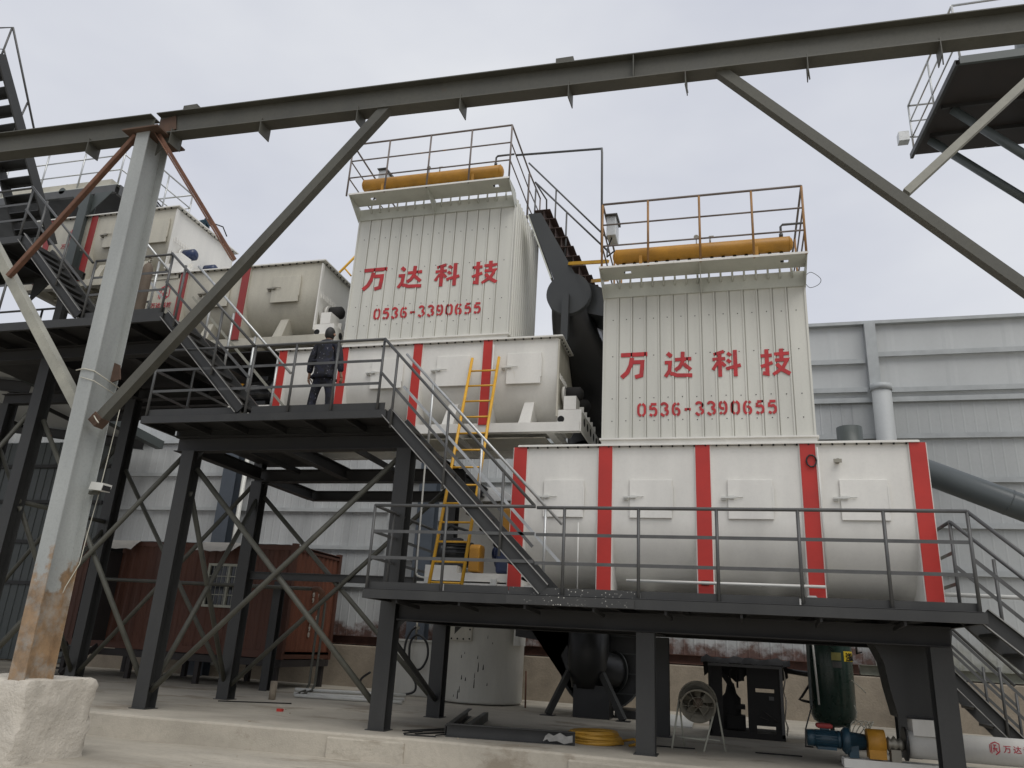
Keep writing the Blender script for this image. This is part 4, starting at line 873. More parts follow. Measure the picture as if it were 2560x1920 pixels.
for i in range(10):
    x = -3.50 + .132 * i; z = 10.10 - .232 * i; obj('tread', MB().box(x - .22, x + .13, 13.85, 14.57, z - .012, z), 'tread', rs)
for i in range(10):
    x = -3.50 + .132 * i; z = 10.10 - .232 * i; obj('riser', MB().box(x - .01, x - .002, 13.86, 14.56, z - .235, z - .013), 'tread', rs)
railing(rs, [(-4.09, 14.55, 10.69), (-2.2, 14.55, 8.50)], 1.12, (), m='rail', r=.02, posts=[(-4.07, 14.55, 10.4), (-3.42, 14.55, 9.92)])
railing(rs, [(-3.74, 13.9, 9.73), (-2.1, 13.9, 7.87)], 1.10, (), m='rail', r=.02, posts=[(-3.72, 13.9, 9.6), (-3.02, 13.9, 8.9)])
obj('railing_post', MB().path([(-3.74, 13.9, 10.83), (-3.62, 14.5, 10.75), (-3.6, 14.55, 9.95)], .018, 8), 'rail', rs)
for p_, q_, nm in (((-2.75, 13.05, 8.33), (-1.87, 12.2, 7.86), 'a'), ((-2.32, 13.2, 8.0), (-1.87, 12.2, 7.50), 'b')):
    tag(obj('tie_strut', MB().bar(p_, q_, .05, .06), 'lad', loc=p_), 'yellow strut tying the dark duct to the right collector, ' + ('upper' if nm == 'a' else 'lower') + ' one', 'strut')
tag(obj('yellow_rail', MB().tube((-9.3, 15.0, 9.1), (-8.2, 15.0, 10.3), .03, 8).tube((-8.7, 15.0, 9.72), (-8.5, 15, 9.5), .02, 8), 'lad', loc=(-8.8, 15, 9.1)), 'short yellow sloping rail seen left of the middle dust collector', 'rail')
# ------------------------------------------------------------------ red container office on stilts
ct = thing('container', 'dark red shipping container turned into an office, raised on legs at left', 'container', (-13.4, 18.5, 0))
cx0, cx1, cy0, cy1, cz0, cz1 = -17.0, -10.30, 17.3, 19.75, .70, 3.36
def corr(x0, x1, z0, z1, y, p=.28, d=.022):
    pr = []; x = x0
    while x < x1: pr += [(x, y), (x + .1, y), (x + .14, y + d), (x + .24, y + d)]; x += p
    pr = [(min(a, x1), b) for a, b in pr] + [(x1, y)]
    return MB().grid([[(a, b, z0) for a, b in pr], [(a, b, z1) for a, b in pr]], False)
bd = MB()
for a, b, z0, z1 in ((cx0, -16.45, cz0 + .16, cz1 - .12), (-15.45, -12.70, cz0 + .16, cz1 - .12), (-11.45, cx1, cz0 + .16, cz1 - .12), (-12.70, -11.45, cz0 + .16, 1.84), (-12.70, -11.45, 2.86, cz1 - .12)):
    m_ = corr(a, b, z0, z1, cy0 + .02); bd.add(m_.v, m_.f)
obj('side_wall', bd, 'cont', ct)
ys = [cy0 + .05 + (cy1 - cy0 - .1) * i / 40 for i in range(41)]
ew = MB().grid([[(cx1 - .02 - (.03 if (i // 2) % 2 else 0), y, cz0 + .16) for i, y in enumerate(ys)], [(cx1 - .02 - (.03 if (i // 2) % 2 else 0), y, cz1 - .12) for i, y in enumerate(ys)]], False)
obj('end_wall', ew, 'contend', ct, label='red corrugated end wall, painted lighter to stand in for sunlight')
obj('roof', MB().box(cx0, cx1, cy0 + .06, cy1 - .06, cz1 - .06, cz1 - .02), 'cont', ct)
obj('back_wall', MB().box(cx0, cx1, cy1 - .05, cy1 - .01, cz0 + .1, cz1 - .1), 'contdk', ct); obj('floor', MB().box(cx0, cx1, cy0 + .1, cy1 - .1, cz0 + .1, cz0 + .16), 'contdk', ct)
obj('left_end', MB().box(cx0 - .03, cx0, cy0 + .1, cy1 - .1, cz0 + .1, cz1 - .1), 'cont', ct)
rl = MB()
for y in (cy0, cy1 - .06): rl.box(cx0, cx1 - .12, y, y + .06, cz1 - .12, cz1).box(cx0, cx1 - .12, y, y + .06, cz0, cz0 + .16)
for z0, z1 in ((cz1 - .12, cz1), (cz0, cz0 + .16)): rl.box(cx1 - .06, cx1, cy0 + .12, cy1 - .12, z0, z1)
obj('frame_rail', rl, 'cont', ct)
for x in (cx0 - .02, cx1 - .12):
    for y in (cy0 - .01, cy1 - .12): 
        p = obj('corner_post', MB().box(x, x + .13, y, y + .13, cz0 - .02, cz1 + .05), 'cont', ct)
wf = MB().box(-12.70, -11.45, cy0 - .03, cy0 + .02, 2.80, 2.86).box(-12.70, -11.45, cy0 - .05, cy0 + .02, 1.80, 1.86).box(-12.70, -12.64, cy0 - .03, cy0 + .02, 1.86, 2.80).box(-11.51, -11.45, cy0 - .03, cy0 + .02, 1.86, 2.80).box(-12.12, -12.06, cy0 - .02, cy0 + .02, 1.86, 2.80)
w = obj('window', wf, 'frame', ct); obj('pane', MB().box(-12.64, -11.51, cy0 + .03, cy0 + .04, 1.86, 2.80), 'glass', w)
br = MB()
for i in range(1, 9): br.tube((-12.64 + i * .126, cy0 - .04, 1.86), (-12.64 + i * .126, cy0 - .04, 2.80), .006, 6)
for z in (2.1, 2.55): br.bar((-12.64, cy0 - .045, z), (-11.51, cy0 - .045, z), .01, .018)
obj('window_bars', br, 'frame', w)
dd = MB().box(-16.45, -15.45, cy0 + .30, cy0 + .33, cz0 + .16, cz1 - .12)  # black panel put in for the shade of the container's inside
obj('doorway', dd, 'hole', ct); obj('door', MB().box(-15.45, -15.42, cy0 - .75, cy0 + .02, cz0 + .16, 3.05), 'contdk', ct)
for a, b in ((-16.2, -14.9), (-12.95, -11.75)):
    rows = []
    for i in range(13):
        x = a + (b - a) * i / 12; sg = .012 * math.sin(i * 1.9) + .012 * math.sin(i * .7)
        lx = .55 - (.22 * max(0, (i - 8) / 4) if a < -15 else 0)
        rows.append([(x, cy0 - .0, cz1 + .03), (x, cy0 - lx * .5, cz1 - .08 + sg * .3), (x, cy0 - lx, cz1 - .24 + sg)])
    obj('awning', MB().grid(rows), 'tarp', ct)
obj('roof_edge_cloth', MB().grid([[(cx0 + .1 + (cx1 - .3 - cx0) * i / 30, cy0 - .02, cz1 + .004 + .012 * abs(math.sin(i * 1.3))), (cx0 + .1 + (cx1 - .3 - cx0) * i / 30, cy0 + .3, cz1 + .02)] for i in range(31)]), 'tarp', ct)
dg = MB()
for k, c in enumerate('0305790018'):
    if c in DIG or True:
        cc = {'7': '5', '1': '-', '8': '6'}.get(c, c)
        strokes(dg, [(smooth_pts(p) if len(p) > 2 else p, .2) for p in DIG[cc]], (-13.92, cy0 - .012, 2.40 - k * .125), .10, .095, .004)
obj('container_number', dg, 'tarp', ct)
de = MB()
for col_, (yy, s_) in enumerate(((18.45, '0 309 0 990'), (18.75, 'H 20 U 80 '))):
    for k, c in enumerate(s_):
        if c == ' ': continue
        t_ = text_mb(c, .16, (cx1 - .015, yy, 2.62 - k * .14), (0, 1, 0), (0, 0, 1), .02, .004); de.add(t_.v, t_.f)
obj('container_number', de, 'tarp', ct)
for x in (-16.6, -14.6, -12.6, -10.45):
    for y in (cy0 + .1, cy1 - .15): obj('leg', MB().box(x - .06, x + .06, y - .06, y + .06, 0, cz0 - .19), 'contdk', ct)
obj('base_frame', MB().box(cx0, cx1, cy0 + .02, cy0 + .14, cz0 - .185, cz0 - .025).box(cx0, cx1, cy1 - .2, cy1 - .06, cz0 - .185, cz0 - .025).box(cx1 - .12, cx1 - .01, cy0 + .14, cy1 - .2, cz0 - .185, cz0 - .025), 'contdk', ct)
st_ = thing('steps', 'dark metal steps up to the red container\'s open doorway', 'steps', (-15.95, 16.6, 0))
for i in range(3): obj('tread', MB().box(-16.4, -15.5, 16.35 + .3 * i, 16.65 + .3 * i, .16 + .22 * i, .19 + .22 * i), 'contdk', st_)
for x in (-16.43, -15.5): obj('stringer', MB().bar((x, 16.2, .05), (x, 17.2, .74), .03, .12), 'contdk', st_)
tag(obj('steel_post', MB().ibeam((-10.42, 17.0, 0), (-10.42, 17.0, 2.45), .2, .2, (0, 1, 0)), 'steel', loc=(-10.42, 17, 0)), 'short dark post standing at the right corner of the red container', 'post')
pp = thing('pipe_run', 'long pale pipe run crossing in front of the red container', 'pipe', (-12.4, 16.6, 2.3))
obj('pipe', MB().path([(-15.6, 16.6, 2.33), (-9.3, 16.6, 2.29)], .045, 10), 'olive', pp)
obj('valve', MB().path([(-9.3, 16.6, 2.29), (-9.15, 16.6, 2.29), (-9.05, 16.6, 2.2), (-9.05, 16.6, 2.0)], .06, 10), 'rust', pp)
for x in (-9.08, -8.94): obj('down_pipe', MB().path([(x, 16.6, 2.0), (x, 16.6, .25), (x, 16.5, .12), (x, 16.1, .05)], .028, 8), 'olive', pp)
obj('stub', MB().tube((-9.0, 15.0, 0), (-9.0, 15.0, .35), .07, 10), 'base', pp)
wp = MB()
for k, (a, b) in enumerate((((-9.2, 16.2, .05), (-6.9, 16.9, .05)), ((-9.0, 15.9, .04), (-6.7, 16.3, .04)), ((-9.3, 16.4, .12), (-7.0, 17.2, .12)))):
    tag(obj('plastic_pipe', MB().tube(a, b, .04, 8), 'pvc', loc=a), 'white plastic pipe lying on the slab right of the red container', 'pipe', 'white plastic pipes lying on the slab')

# ------------------------------------------------------------------ tanks, blower
wt = thing('round_tank', 'tall round white tank with scuffed paint behind the low platform', 'tank', (-5.72, 18.6, 0))
obj('shell', MB().lathe((-5.72, 18.6, .02), (0, 0, 1), [(0, .96), (.05, 1.0), (2.1, 1.0), (2.11, 1.006), (2.13, 1.006), (2.14, 1.0), (4.3, 1.0), (4.5, .8), (4.55, .2)], 48), 'tankw', wt)
ib = MB().box(-6.46, -5.66, 17.50, 17.75, 1.34, 2.5)
obj('inspection_box', ib, 'cream', wt)
bo = MB()
for k in range(6):
    for x in (-6.42, -5.70): bo.lathe((x, 17.5, 1.39 + k * .2), (0, -1, 0), [(0, .02), (.015, .02)], 8)
    if 0 < k < 5: bo.lathe((-6.42 + k * .144, 17.5, 1.38), (0, -1, 0), [(0, .02), (.015, .02)], 8)
obj('bolts', bo, 'hole', wt)
obj('side_box', MB().box(-4.80, -4.64, 18.0, 18.5, 1.30, 2.4), 'tankw', wt)
sc = MB(); rnd = random.Random(5)
for k in range(16):
    t = rnd.uniform(-1.9, -1.0); z = rnd.choice([rnd.uniform(.1, .9), rnd.uniform(.9, 1.9)]); L = rnd.uniform(.02, .16) * (1.6 if z < .8 else .6)
    x, y = -5.72 + 1.003 * math.cos(t), 18.6 + 1.003 * math.sin(t); w_ = rnd.uniform(.006, .014)
    sc.add([(x - w_, y, z), (x + w_, y, z + .01), (x + w_ * .6, y, z + L), (x - w_ * .4, y, z + L * .8)], [(0, 1, 2, 3)])
obj('scuffs', sc, 'hole', wt)
tb = thing('hopper_box', 'white sheet-metal hopper box rising behind the yellow ladder', 'hopper', (-5.1, 16.4, 3.4))
obj('body', MB().hull8([(-5.75, 15.9, 2.7), (-4.45, 15.9, 2.7), (-4.45, 17.2, 2.7), (-5.75, 17.2, 2.7)], [(-5.75, 15.9, 4.15), (-4.45, 15.9, 4.2), (-4.45, 17.2, 4.2), (-5.75, 17.2, 4.15)]), 'white', tb)
obj('lid', MB().hull8([(-5.85, 15.8, 4.19), (-4.3, 15.8, 4.24), (-4.3, 17.3, 4.24), (-5.85, 17.3, 4.19)], [(-5.4, 16.2, 4.6), (-4.8, 16.2, 4.6), (-4.8, 17.0, 4.6), (-5.4, 17.0, 4.6)]), 'white', tb)
bt = thing('box_tank', 'low square white tank with black hose beside a dark leg', 'tank', (-7.6, 19.2, 0))
obj('shell', MB().box(-8.25, -6.75, 18.8, 19.9, .0, 1.26), 'tankw', bt, bevel=.03); obj('rim', MB().box(-8.28, -6.72, 18.77, 19.93, 1.26, 1.31), 'tankw', bt)
hs = MB().path(smooth3([(-7.5, 18.7, 1.6), (-7.6, 18.65, 1.5), (-7.7, 18.6, 1.2), (-7.66, 18.6, .8), (-7.3, 18.6, .62), (-7.1, 18.6, .9), (-7.15, 18.6, 1.25), (-7.4, 18.6, 1.42), (-7.58, 18.6, 1.2), (-7.5, 18.55, .6), (-7.3, 18.5, .3), (-7.35, 18.4, .1), (-7.9, 18.2, .04), (-8.5, 18.3, .05), (-8.7, 18.4, .3), (-8.5, 18.5, .5)]), .028, 8)
obj('hose', hs, 'black', bt); obj('tap', MB().tube((-7.5, 18.75, 1.31), (-7.5, 18.75, 1.75), .03, 8).box(-7.56, -7.44, 18.7, 18.8, 1.55, 1.62), 'brass', bt)

bl = thing('blower', 'black centrifugal blower with snail-shell casing and upright inlet duct', 'blower', (-2.6, 17, 0))
vo = []
vpoly = [(-4.6, 1.50), (-4.6, 2.10), (-2.72, 2.06)]
for k in range(1, 36):
    a = math.pi / 2 - 2 * math.pi * k / 40; r = 1.04 - .22 * k / 36; vpoly.append((-2.72 + r * math.cos(a), 1.02 + r * math.sin(a)))
vpoly.append((-3.3, 1.35)); 
obj('casing', MB().prism(vpoly, (0, 18.0, 0), (1, 0, 0), (0, 0, 1), .6), 'black', bl)
rim = MB()
for k in range(0, 20):
    a = math.pi / 2 - 2 * math.pi * k / 40; a2 = math.pi / 2 - 2 * math.pi * (k + 1) / 40; r = 1.045 - .22 * k / 36
    rim.bar((-2.72 + r * math.cos(a), 17.34, 1.02 + r * math.sin(a)), (-2.72 + r * math.cos(a2), 17.34, 1.02 + r * math.sin(a2)), .10, .035, (math.cos(a), 0, math.sin(a)))
obj('casing_rim', rim, 'rail', bl)
for z in (.45, .85, 1.25, 1.6): obj('casing_rib', MB().box(-2.6, -1.85, 17.36, 17.395, z, z + .025), 'duct', bl)
obj('inlet_duct', MB().lathe((-2.87, 16.9, .55), (0, 0, 1), [(0, .33), (.30, .385), (.42, .43), (1.9, .43)], 32), 'black', bl)
obj('elbow', MB().path(smooth3([(-2.80, 16.95, 1.05), (-2.62, 17.1, .95), (-2.45, 17.25, .90), (-2.32, 17.38, .88)]), .36, 24), 'black', bl)
obj('elbow_flange', MB().lathe((-2.40, 17.30, .89), (.62, .75, -.05), [(0, .42), (.03, .42)], 28), 'duct', bl)
obj('duct_flange', MB().lathe((-2.88, 16.9, 1.70), (0, 0, 1), [(0, .46), (.04, .46)], 28), 'duct', bl)
obj('pedestal', MB().box(-3.12, -2.38, 16.62, 17.25, 0, .62), 'black', bl); obj('base', MB().box(-2.35, -1.7, 17.2, 18.2, 0, .16), 'black', bl)
for a, b in (((-3.25, 16.8, .85), (-3.62, 16.55, .02)), ((-2.55, 16.7, .85), (-2.08, 16.5, .02))):
    l_ = obj('leg', MB().bar(a, b, .12, .12), 'steel', bl); obj('foot', MB().box(b[0] - .14, b[0] + .14, b[1] - .12, b[1] + .12, 0, .015), 'steel', l_)

# ------------------------------------------------------------------ sooty compressor cabinet and fan
cb = thing('machine_cabinet', 'soot-black open machine cabinet draped with a dark cloth, behind the fan', 'machine', (.22, 15.5, 0))
X0, X1, YA, YB, ZT = -.40, .86, 15.1, 16.1, 1.20
for x in (X0, X1 - .05):
    for y in (YA, YB - .05): obj('post', MB().box(x, x + .05, y, y + .05, 0.04, ZT), 'rail' if (x > 0 and y == YA) else 'soot', cb)
obj('top_rail', MB().box(X0, X1, YA - .015, YA - .001, ZT - .045, ZT), 'rail', cb)
obj('top', MB().box(X0 - .02, X1 + .02, YA, YB, ZT, ZT + .02), 'soot', cb); obj('base', MB().box(X0, X1, YA, YB, 0, .10), 'soot', cb)
obj('panel', MB().box(X0 + .051, X0 + .24, YA + .01, YA + .03, .1, ZT - .046), 'soot', cb)
obj('panel', MB().box(X0 + .66, X0 + .80, YA + .01, YA + .03, .1, ZT - .046), 'soot', cb)
rp_ = MB().box(X0 + .80, X1 - .051, YA + .012, YA + .032, .82, ZT - .046).box(X0 + .80, X1 - .051, YA + .012, YA + .032, .22, .76).box(X1 - .15, X1 - .051, YA + .012, YA + .032, .1, .22).box(X1 - .15, X1 - .051, YA + .012, YA + .032, .76, .82)
obj('panel', rp_, 'soot', cb)
eng = MB().lathe((X0 + .38, 15.5, .12), (0, 0, 1), [(0, .17), (.5, .17), (.58, .1), (.75, .06)], 18).box(X0 + .30, X0 + .62, 15.3, 15.8, .12, .34).box(X0 + .45, X0 + .62, 15.3, 15.7, .45, .52).tube((X0 + .38, 15.45, .85), (X0 + .20, 15.4, 1.1), .05, 10).path([(X0 + .40, 15.4, .8), (X0 + .36, 15.4, 1.05), (X0 + .42, 15.4, 1.15), (X0 + .5, 15.4, 1.1), (X0 + .5, 15.4, .8)], .018, 8).box(X0 + .54, X0 + .62, 15.35, 15.5, .92, 1.12)
obj('compressor', eng, 'soot', cb)
obj('meter', MB().box(X0 + 1.02, X0 + 1.10, YA - .01, YA + .012, .64, .70), 'rail', cb)
for a, b in (((X0 + .92, YA - .005, .45), (X0 + 1.15, YA - .005, .30)), ((X0 + .85, YA - .005, .36), (X0 + 1.0, YA - .005, .31))): obj('cable', MB().tube(a, b, .01, 6), 'contdk', cb)
clo = []
for i in range(17):
    x = X0 - .12 + (X1 - X0 + .26) * i / 16; w_ = .05 * math.sin(i * 1.7) + .04 * math.sin(i * .8)
    clo.append([(x, YA - .03, ZT + .0 + w_ * .3), (x, YA + .1, ZT + .07 + w_), (x, YA + .5, ZT + .10 - w_ * .5), (x, YB, ZT + .06 + w_), (x + .02, YB + .04, ZT - .25 + w_)])
tag(obj('dark_cloth', MB().grid(clo), 'soot', loc=(.22, 15.5, 1.2)), 'dark cloth draped over the sooty machine cabinet', 'cloth')
sd_ = []
for i in range(9):
    z = .05 + 1.2 * i / 8; d = .05 + .04 * math.sin(i * 2.2)
    sd_.append([(X1 + .012 + d * .3, YA + .05, z), (X1 + d, YA + .35, z), (X1 + .03 + d * .5, YA + .7, z)])
tag(obj('torn_sheet', MB().grid(sd_), 'tarp', loc=(.9, 15.5, .05)), 'torn brownish sheet hanging at the right side of the sooty cabinet', 'sheet')
tag(obj('black_pipe', MB().path([(X1 + .05, 15.6, 1.14), (1.35, 15.6, 1.10), (1.5, 15.5, 1.05)], [.045, .05, .045], 10), 'black', loc=(1.2, 15.6, 1.1)), 'wrapped black pipe from the sooty cabinet to the green air tank', 'pipe')
fa = thing('drum_fan', 'dusty round drum fan standing on four thin legs on the slab', 'fan', (-.52, 12.75, 0))
fc = V((-.50, 12.78, .66)); fax = V((.06, -1, -.42)).normalized()
obj('drum', MB().lathe(fc - fax * .13, fax, [(0, .235), (0, .255), (.01, .262), (.02, .245), (.28, .245), (.29, .262), (.30, .255), (.30, .235), (.0, .235)], 32), 'fanm', fa)
obj('hub', MB().lathe(fc - fax * .06, fax, [(0, .06), (.02, .075), (.16, .07), (.19, .03)], 16), 'gas', fa)
fu, fv = fax.cross(V((0, 0, 1))).normalized(), None; fv = fu.cross(fax)
for k in range(5):
    a = 2 * math.pi * k / 5 + .3; d = fu * math.cos(a) + fv * math.sin(a); p = fax.cross(d)
    q = [fc + d * .06 - p * .03 + fax * .02, fc + d * .06 + p * .03 - fax * .02, fc + d * .215 + p * .08 - fax * .05, fc + d * .215 - p * .06 + fax * .04]
    obj('blade', MB().add(q + [v + fax * .004 for v in q], [(0, 1, 2, 3), (7, 6, 5, 4), (0, 4, 5, 1), (1, 5, 6, 2), (2, 6, 7, 3), (3, 7, 4, 0)]), 'fanm', fa)
gd = MB()
for k in range(6):
    a = 2 * math.pi * k / 6; d = fu * math.cos(a) + fv * math.sin(a); gd.tube(fc + fax * .165 + d * .02, fc + fax * .165 + d * .245, .005, 6)
gd.path([fc + fax * .165 + (fu * math.cos(t) + fv * math.sin(t)) * .14 for t in [i * math.pi / 12 for i in range(25)]], .004, 6)
obj('guard', gd, 'fanm', fa)
obj('hoop', MB().path([fc + (fu * math.cos(t) + V((0, -.05, 1)).normalized() * math.sin(t)) * .275 for t in [i * math.pi / 16 for i in range(17)]], .013, 8), 'fanm', fa)
for tx, fy in ((-.80, 12.62), (-.78, 12.62), (-.26, 12.62), (-.24, 12.62)): pass
for (tx, feet) in ((fc.x - .275, ((-.875, 12.58), (-.72, 12.98))), (fc.x + .275, ((-.42, 12.50), (-.12, 12.80)))):
    for f_ in feet: obj('leg', MB().tube((tx, fc.y, fc.z), (f_[0], f_[1], 0), .014, 8), 'frame', fa)
obj('stretcher', MB().tube((-.83, 12.66, .16), (-.40, 12.56, .15), .011, 8).tube((-.74, 12.93, .14), (-.2, 12.8, .14), .011, 8), 'frame', fa)
# ------------------------------------------------------------------ green air tank
at = thing('air_receiver', 'dark green upright compressed-air tank with a yellow warning sticker', 'tank', (1.70, 15.55, 0))
obj('shell', MB().lathe((1.70, 15.55, .26), (0, 0, 1), [(0, .1), (.03, .22), (.10, .33), (.2, .375), (1.75, .375), (1.9, .33), (2.0, .2), (2.03, .05)], 40), 'green', at)
for a in (-2.3, -.8, 1.6): obj('leg', MB().box(1.70 + .28 * math.cos(a) - .035, 1.70 + .28 * math.cos(a) + .035, 15.55 + .28 * math.sin(a) - .035, 15.55 + .28 * math.sin(a) + .035, 0, .45), 'green', at)
obj('side_plate', MB().box(1.30, 1.345, 15.3, 15.36, .55, 1.95), 'greend', at); obj('conduit', MB().tube((1.44, 15.19, .62), (1.40, 15.22, 1.72), .018, 8), 'pvc', at)
def on_tank(a, z, w_, h_, m_, nm, lab=None):
    g_ = [[(1.70 + .380 * math.cos(a + (i - 4) * w_ / 8 / .38), 15.55 + .380 * math.sin(a + (i - 4) * w_ / 8 / .38), z + k * h_) for k in (0, 1)] for i in range(9)]
    return obj(nm, MB().grid(g_), m_, at, label=lab)
wsn = on_tank(-.62, 1.35, .30, .17, 'sign', 'warning_sign')
for k, c in enumerate('注意'):
    a = -.76 + k * .26; u = V((-math.sin(a), math.cos(a), 0))
    o_ = V((1.70 + .386 * math.cos(a), 15.55 + .386 * math.sin(a), 1.37)) - u * .065
    t_ = text_mb(c, .145, o_, u, (0, 0, 1), .006, .003); obj('lettering', t_, 'hole', wsn)
on_tank(-1.38, 1.36, .17, .13, 'plate', 'name_plate'); on_tank(-1.36, 1.24, .16, .10, 'rail', 'name_plate'); 
obj('pressure_port', MB().lathe((1.72, 15.16, 1.58), (0, -1, 0), [(0, .05), (.03, .05), (.03, .03), (.05, .03)], 14), 'green', at)
obj('handle_pipe', MB().path([(1.34, 15.45, .95), (1.18, 15.4, .72), (1.14, 15.4, .68), (1.2, 15.4, .66), (1.34, 15.4, .64)], .022, 8), 'soot', at)
obj('outlet_pipe', MB().path([(2.05, 15.4, 1.62), (2.2, 15.4, 1.62), (2.42, 15.4, 1.68), (2.6, 15.4, 1.72)], .022, 8).tube((2.14, 15.4, 1.62), (2.14, 15.4, 1.48), .018, 8).tube((2.12, 15.36, 1.49), (2.22, 15.36, 1.52), .012, 8), 'soot', at)
rop = MB().path([(2.0, 15.3, 1.05), (2.12, 15.25, .95), (2.2, 15.2, .86)], .008, 6)
rr = random.Random(2)
for k in range(5):
    pts = [(2.0 + .12 * math.sin(t * 1.0 + k) * (1 + .3 * k * .2) + .03 * k, 15.1 + .05 * math.cos(t * 2 + k), .22 + .20 * math.cos(t + k * .6)) for t in [i * .5 for i in range(13)]]
    rop.path(pts, .009, 6)
rop.path([(2.0, 15.2, .65), (2.03, 15.15, .55), (1.98, 15.12, .42)], .009, 6)
tag(obj('rope_coil', rop, 'rope', loc=(2.05, 15.1, .2)), 'tangled pale rope coil hanging beside the green air tank', 'rope')

# ------------------------------------------------------------------ screw conveyor with its drive, and the feed chute
sc_ = thing('screw_conveyor', 'white tube screw conveyor with maker\'s mark, blue motor at its left end', 'conveyor', (2.4, 12.3, 0))
motor(sc_, .98, 12.3, .325, .43, .112, 'blue')
obj('motor_cap', MB().box(1.10, 1.32, 12.22, 12.38, .455, .52), 'reddull', sc_, bevel=.03)
obj('gearbox', MB().lathe((1.42, 12.3, .32), (1, 0, 0), [(0, .12), (.04, .17), (.1, .17), (.1, .12), (.30, .10)], 18).box(1.5, 1.62, 12.2, 12.4, .12, .3), 'blue', sc_)
obj('guard', MB().lathe((1.74, 12.3, .33), (1, 0, 0), [(0, .165), (.22, .165)], 24).box(1.745, 1.955, 12.16, 12.44, .13, .33), 'yel', sc_)
obj('coupling', MB().lathe((1.98, 12.3, .32), (1, 0, 0), [(0, .06), (.03, .10), (.06, .06), (.10, .11), (.14, .06), (.18, .09), (.22, .05)], 14), 'brass', sc_)
obj('bearing_stand', MB().box(2.02, 2.14, 12.2, 12.4, .11, .26), 'brass', sc_)
obj('end_flange', MB().lathe((2.20, 12.3, .34), (1, 0, 0), [(0, .21), (.03, .21)], 24), 'black', sc_)
obj('tube', MB().lathe((2.235, 12.3, .34), (1, 0, 0), [(0, .17), (5.2, .17)], 32), 'white', sc_)
obj('inlet_box', MB().box(2.30, 2.62, 12.14, 12.46, .46, .66), 'white', sc_)
obj('base_beam', MB().chan((1.42, 12.22, .055), (7.4, 12.22, .055), .08, .11, side=1).chan((1.42, 12.42, .055), (7.4, 12.42, .055), .08, .11, side=-1), 'white', sc_)
lm = MB(); shield(lm, (3.18, .31), .11, .15, 12.13, .09); obj('maker_mark', lm, 'logo', sc_)
for i, c in enumerate('万达科技'): obj('character', text_mb(c, .095, (3.33 + .115 * i, 12.128, .35), (1, 0, 0), (0, 0, 1), .004, .001), 'logo', sc_)
obj('cable', MB().path([(1.30, 15.0, .6), (1.1, 14, .3), (.98, 12.6, .18), (1.05, 12.35, .2)], .012, 6), 'black', sc_)
hp = thing('feed_chute', 'dark hopper chute narrowing down behind the right leg of the low platform', 'chute', (2.4, 12.6, .66))
cr = [(1.86, 1.92), (1.93, 1.55), (2.06, 1.30), (2.09, 1.02), (2.14, .62)]
for (a, za), (b, zb_) in zip(cr, cr[1:]): pass
obj('body', MB().prism([(1.80, 1.86), (1.92, 1.62), (2.04, 1.36), (2.09, 1.0), (2.16, .66), (2.74, .66), (2.95, 1.86)], (0, 12.85, 0), (1, 0, 0), (0, 0, 1), .6), 'steel', hp)
obj('outlet_flange', MB().box(2.26, 2.68, 12.20, 12.5, .662, .685), 'black', hp)
# ------------------------------------------------------------------ loose things on the slab
hc = MB(); pts = []
for i in range(330):
    a = i * 2 * math.pi / 22; k = i // 22; r = (.40, .36, .31, .385, .345, .29, .37, .33, .40, .355, .31, .36, .33, .30, .34)[k % 15]
    pts.append((-1.98 + r * 1.0 * math.cos(a) + .03 * math.sin(k * 2.1), 12.42 + r * .95 * math.sin(a) + .03 * math.cos(k * 1.7), .022 + .020 * (i / 22) * .45 + .012 * math.sin(i * .31)))
hc.path(pts, .021, 7); hc.path([(-1.6, 12.5, .05), (-1.4, 12.4, .1), (-1.32, 12.3, .04), (-1.45, 12.15, .03), (-1.25, 12.35, .08), (-1.15, 12.5, .03)], .018, 7)
tag(obj('hose_coil', hc, 'hose', loc=(-1.95, 12.45, 0)), 'coil of dirty yellow hose lying on the slab', 'hose')
def lying(name, mb, m, loc, label, cat='steel bar', group='offcuts of steel lying on the slab'): return tag(obj(name, mb, m, loc=loc), label, cat, group)
lying('steel_channel', MB().chan((-4.02, 11.55, .09), (-2.18, 11.85, .09), .09, .18, side=-1), 'steel', (-4, 11.6, 0), 'longest grey steel channel lying lengthwise on the slab, white smear at its right end')
lying('steel_channel', MB().chan((-4.05, 11.68, .07), (-4.75, 14.9, .07), .08, .14, side=-1), 'steel', (-4.2, 12.5, 0), 'grey steel channel lying away from the viewer, left one of the joined pair')
lying('steel_channel', MB().chan((-3.80, 11.75, .07), (-4.28, 14.4, .07), .08, .14, side=1), 'steel', (-4, 12.5, 0), 'grey steel channel lying away from the viewer, right one of the joined pair')
lying('white_smear', MB().prism([(0, .02), (.06, .05), (.09, .02), (.2, .035), (.3, .0), (.42, .03), (.42, .12), (.33, .10), (.24, .145), (.15, .10), (.08, .13), (.03, .09)], (-2.62, 11.733, .015), (.987, .161, 0), (0, 0, 1), .004), 'lit_edge_plaster', (-2.4, 11.7, .09), 'smear of white plaster on the end of the longest steel channel', 'plaster')
for k, (a, b, L) in enumerate((((-4.75, 11.7, .012), (-4.1, 12.9, .012), 'thin dark flat bar on the slab nearest the dark leg'), ((-4.62, 11.6, .02), (-3.98, 12.6, .02), 'thin dark flat bar lying between two others on the slab'), ((-4.45, 11.45, .012), (-4.05, 12.2, .012), 'short dark flat bar lying closest to the long channel'))):
    lying('flat_bar', MB().bar(a, b, .05, .012), 'black', a, L)
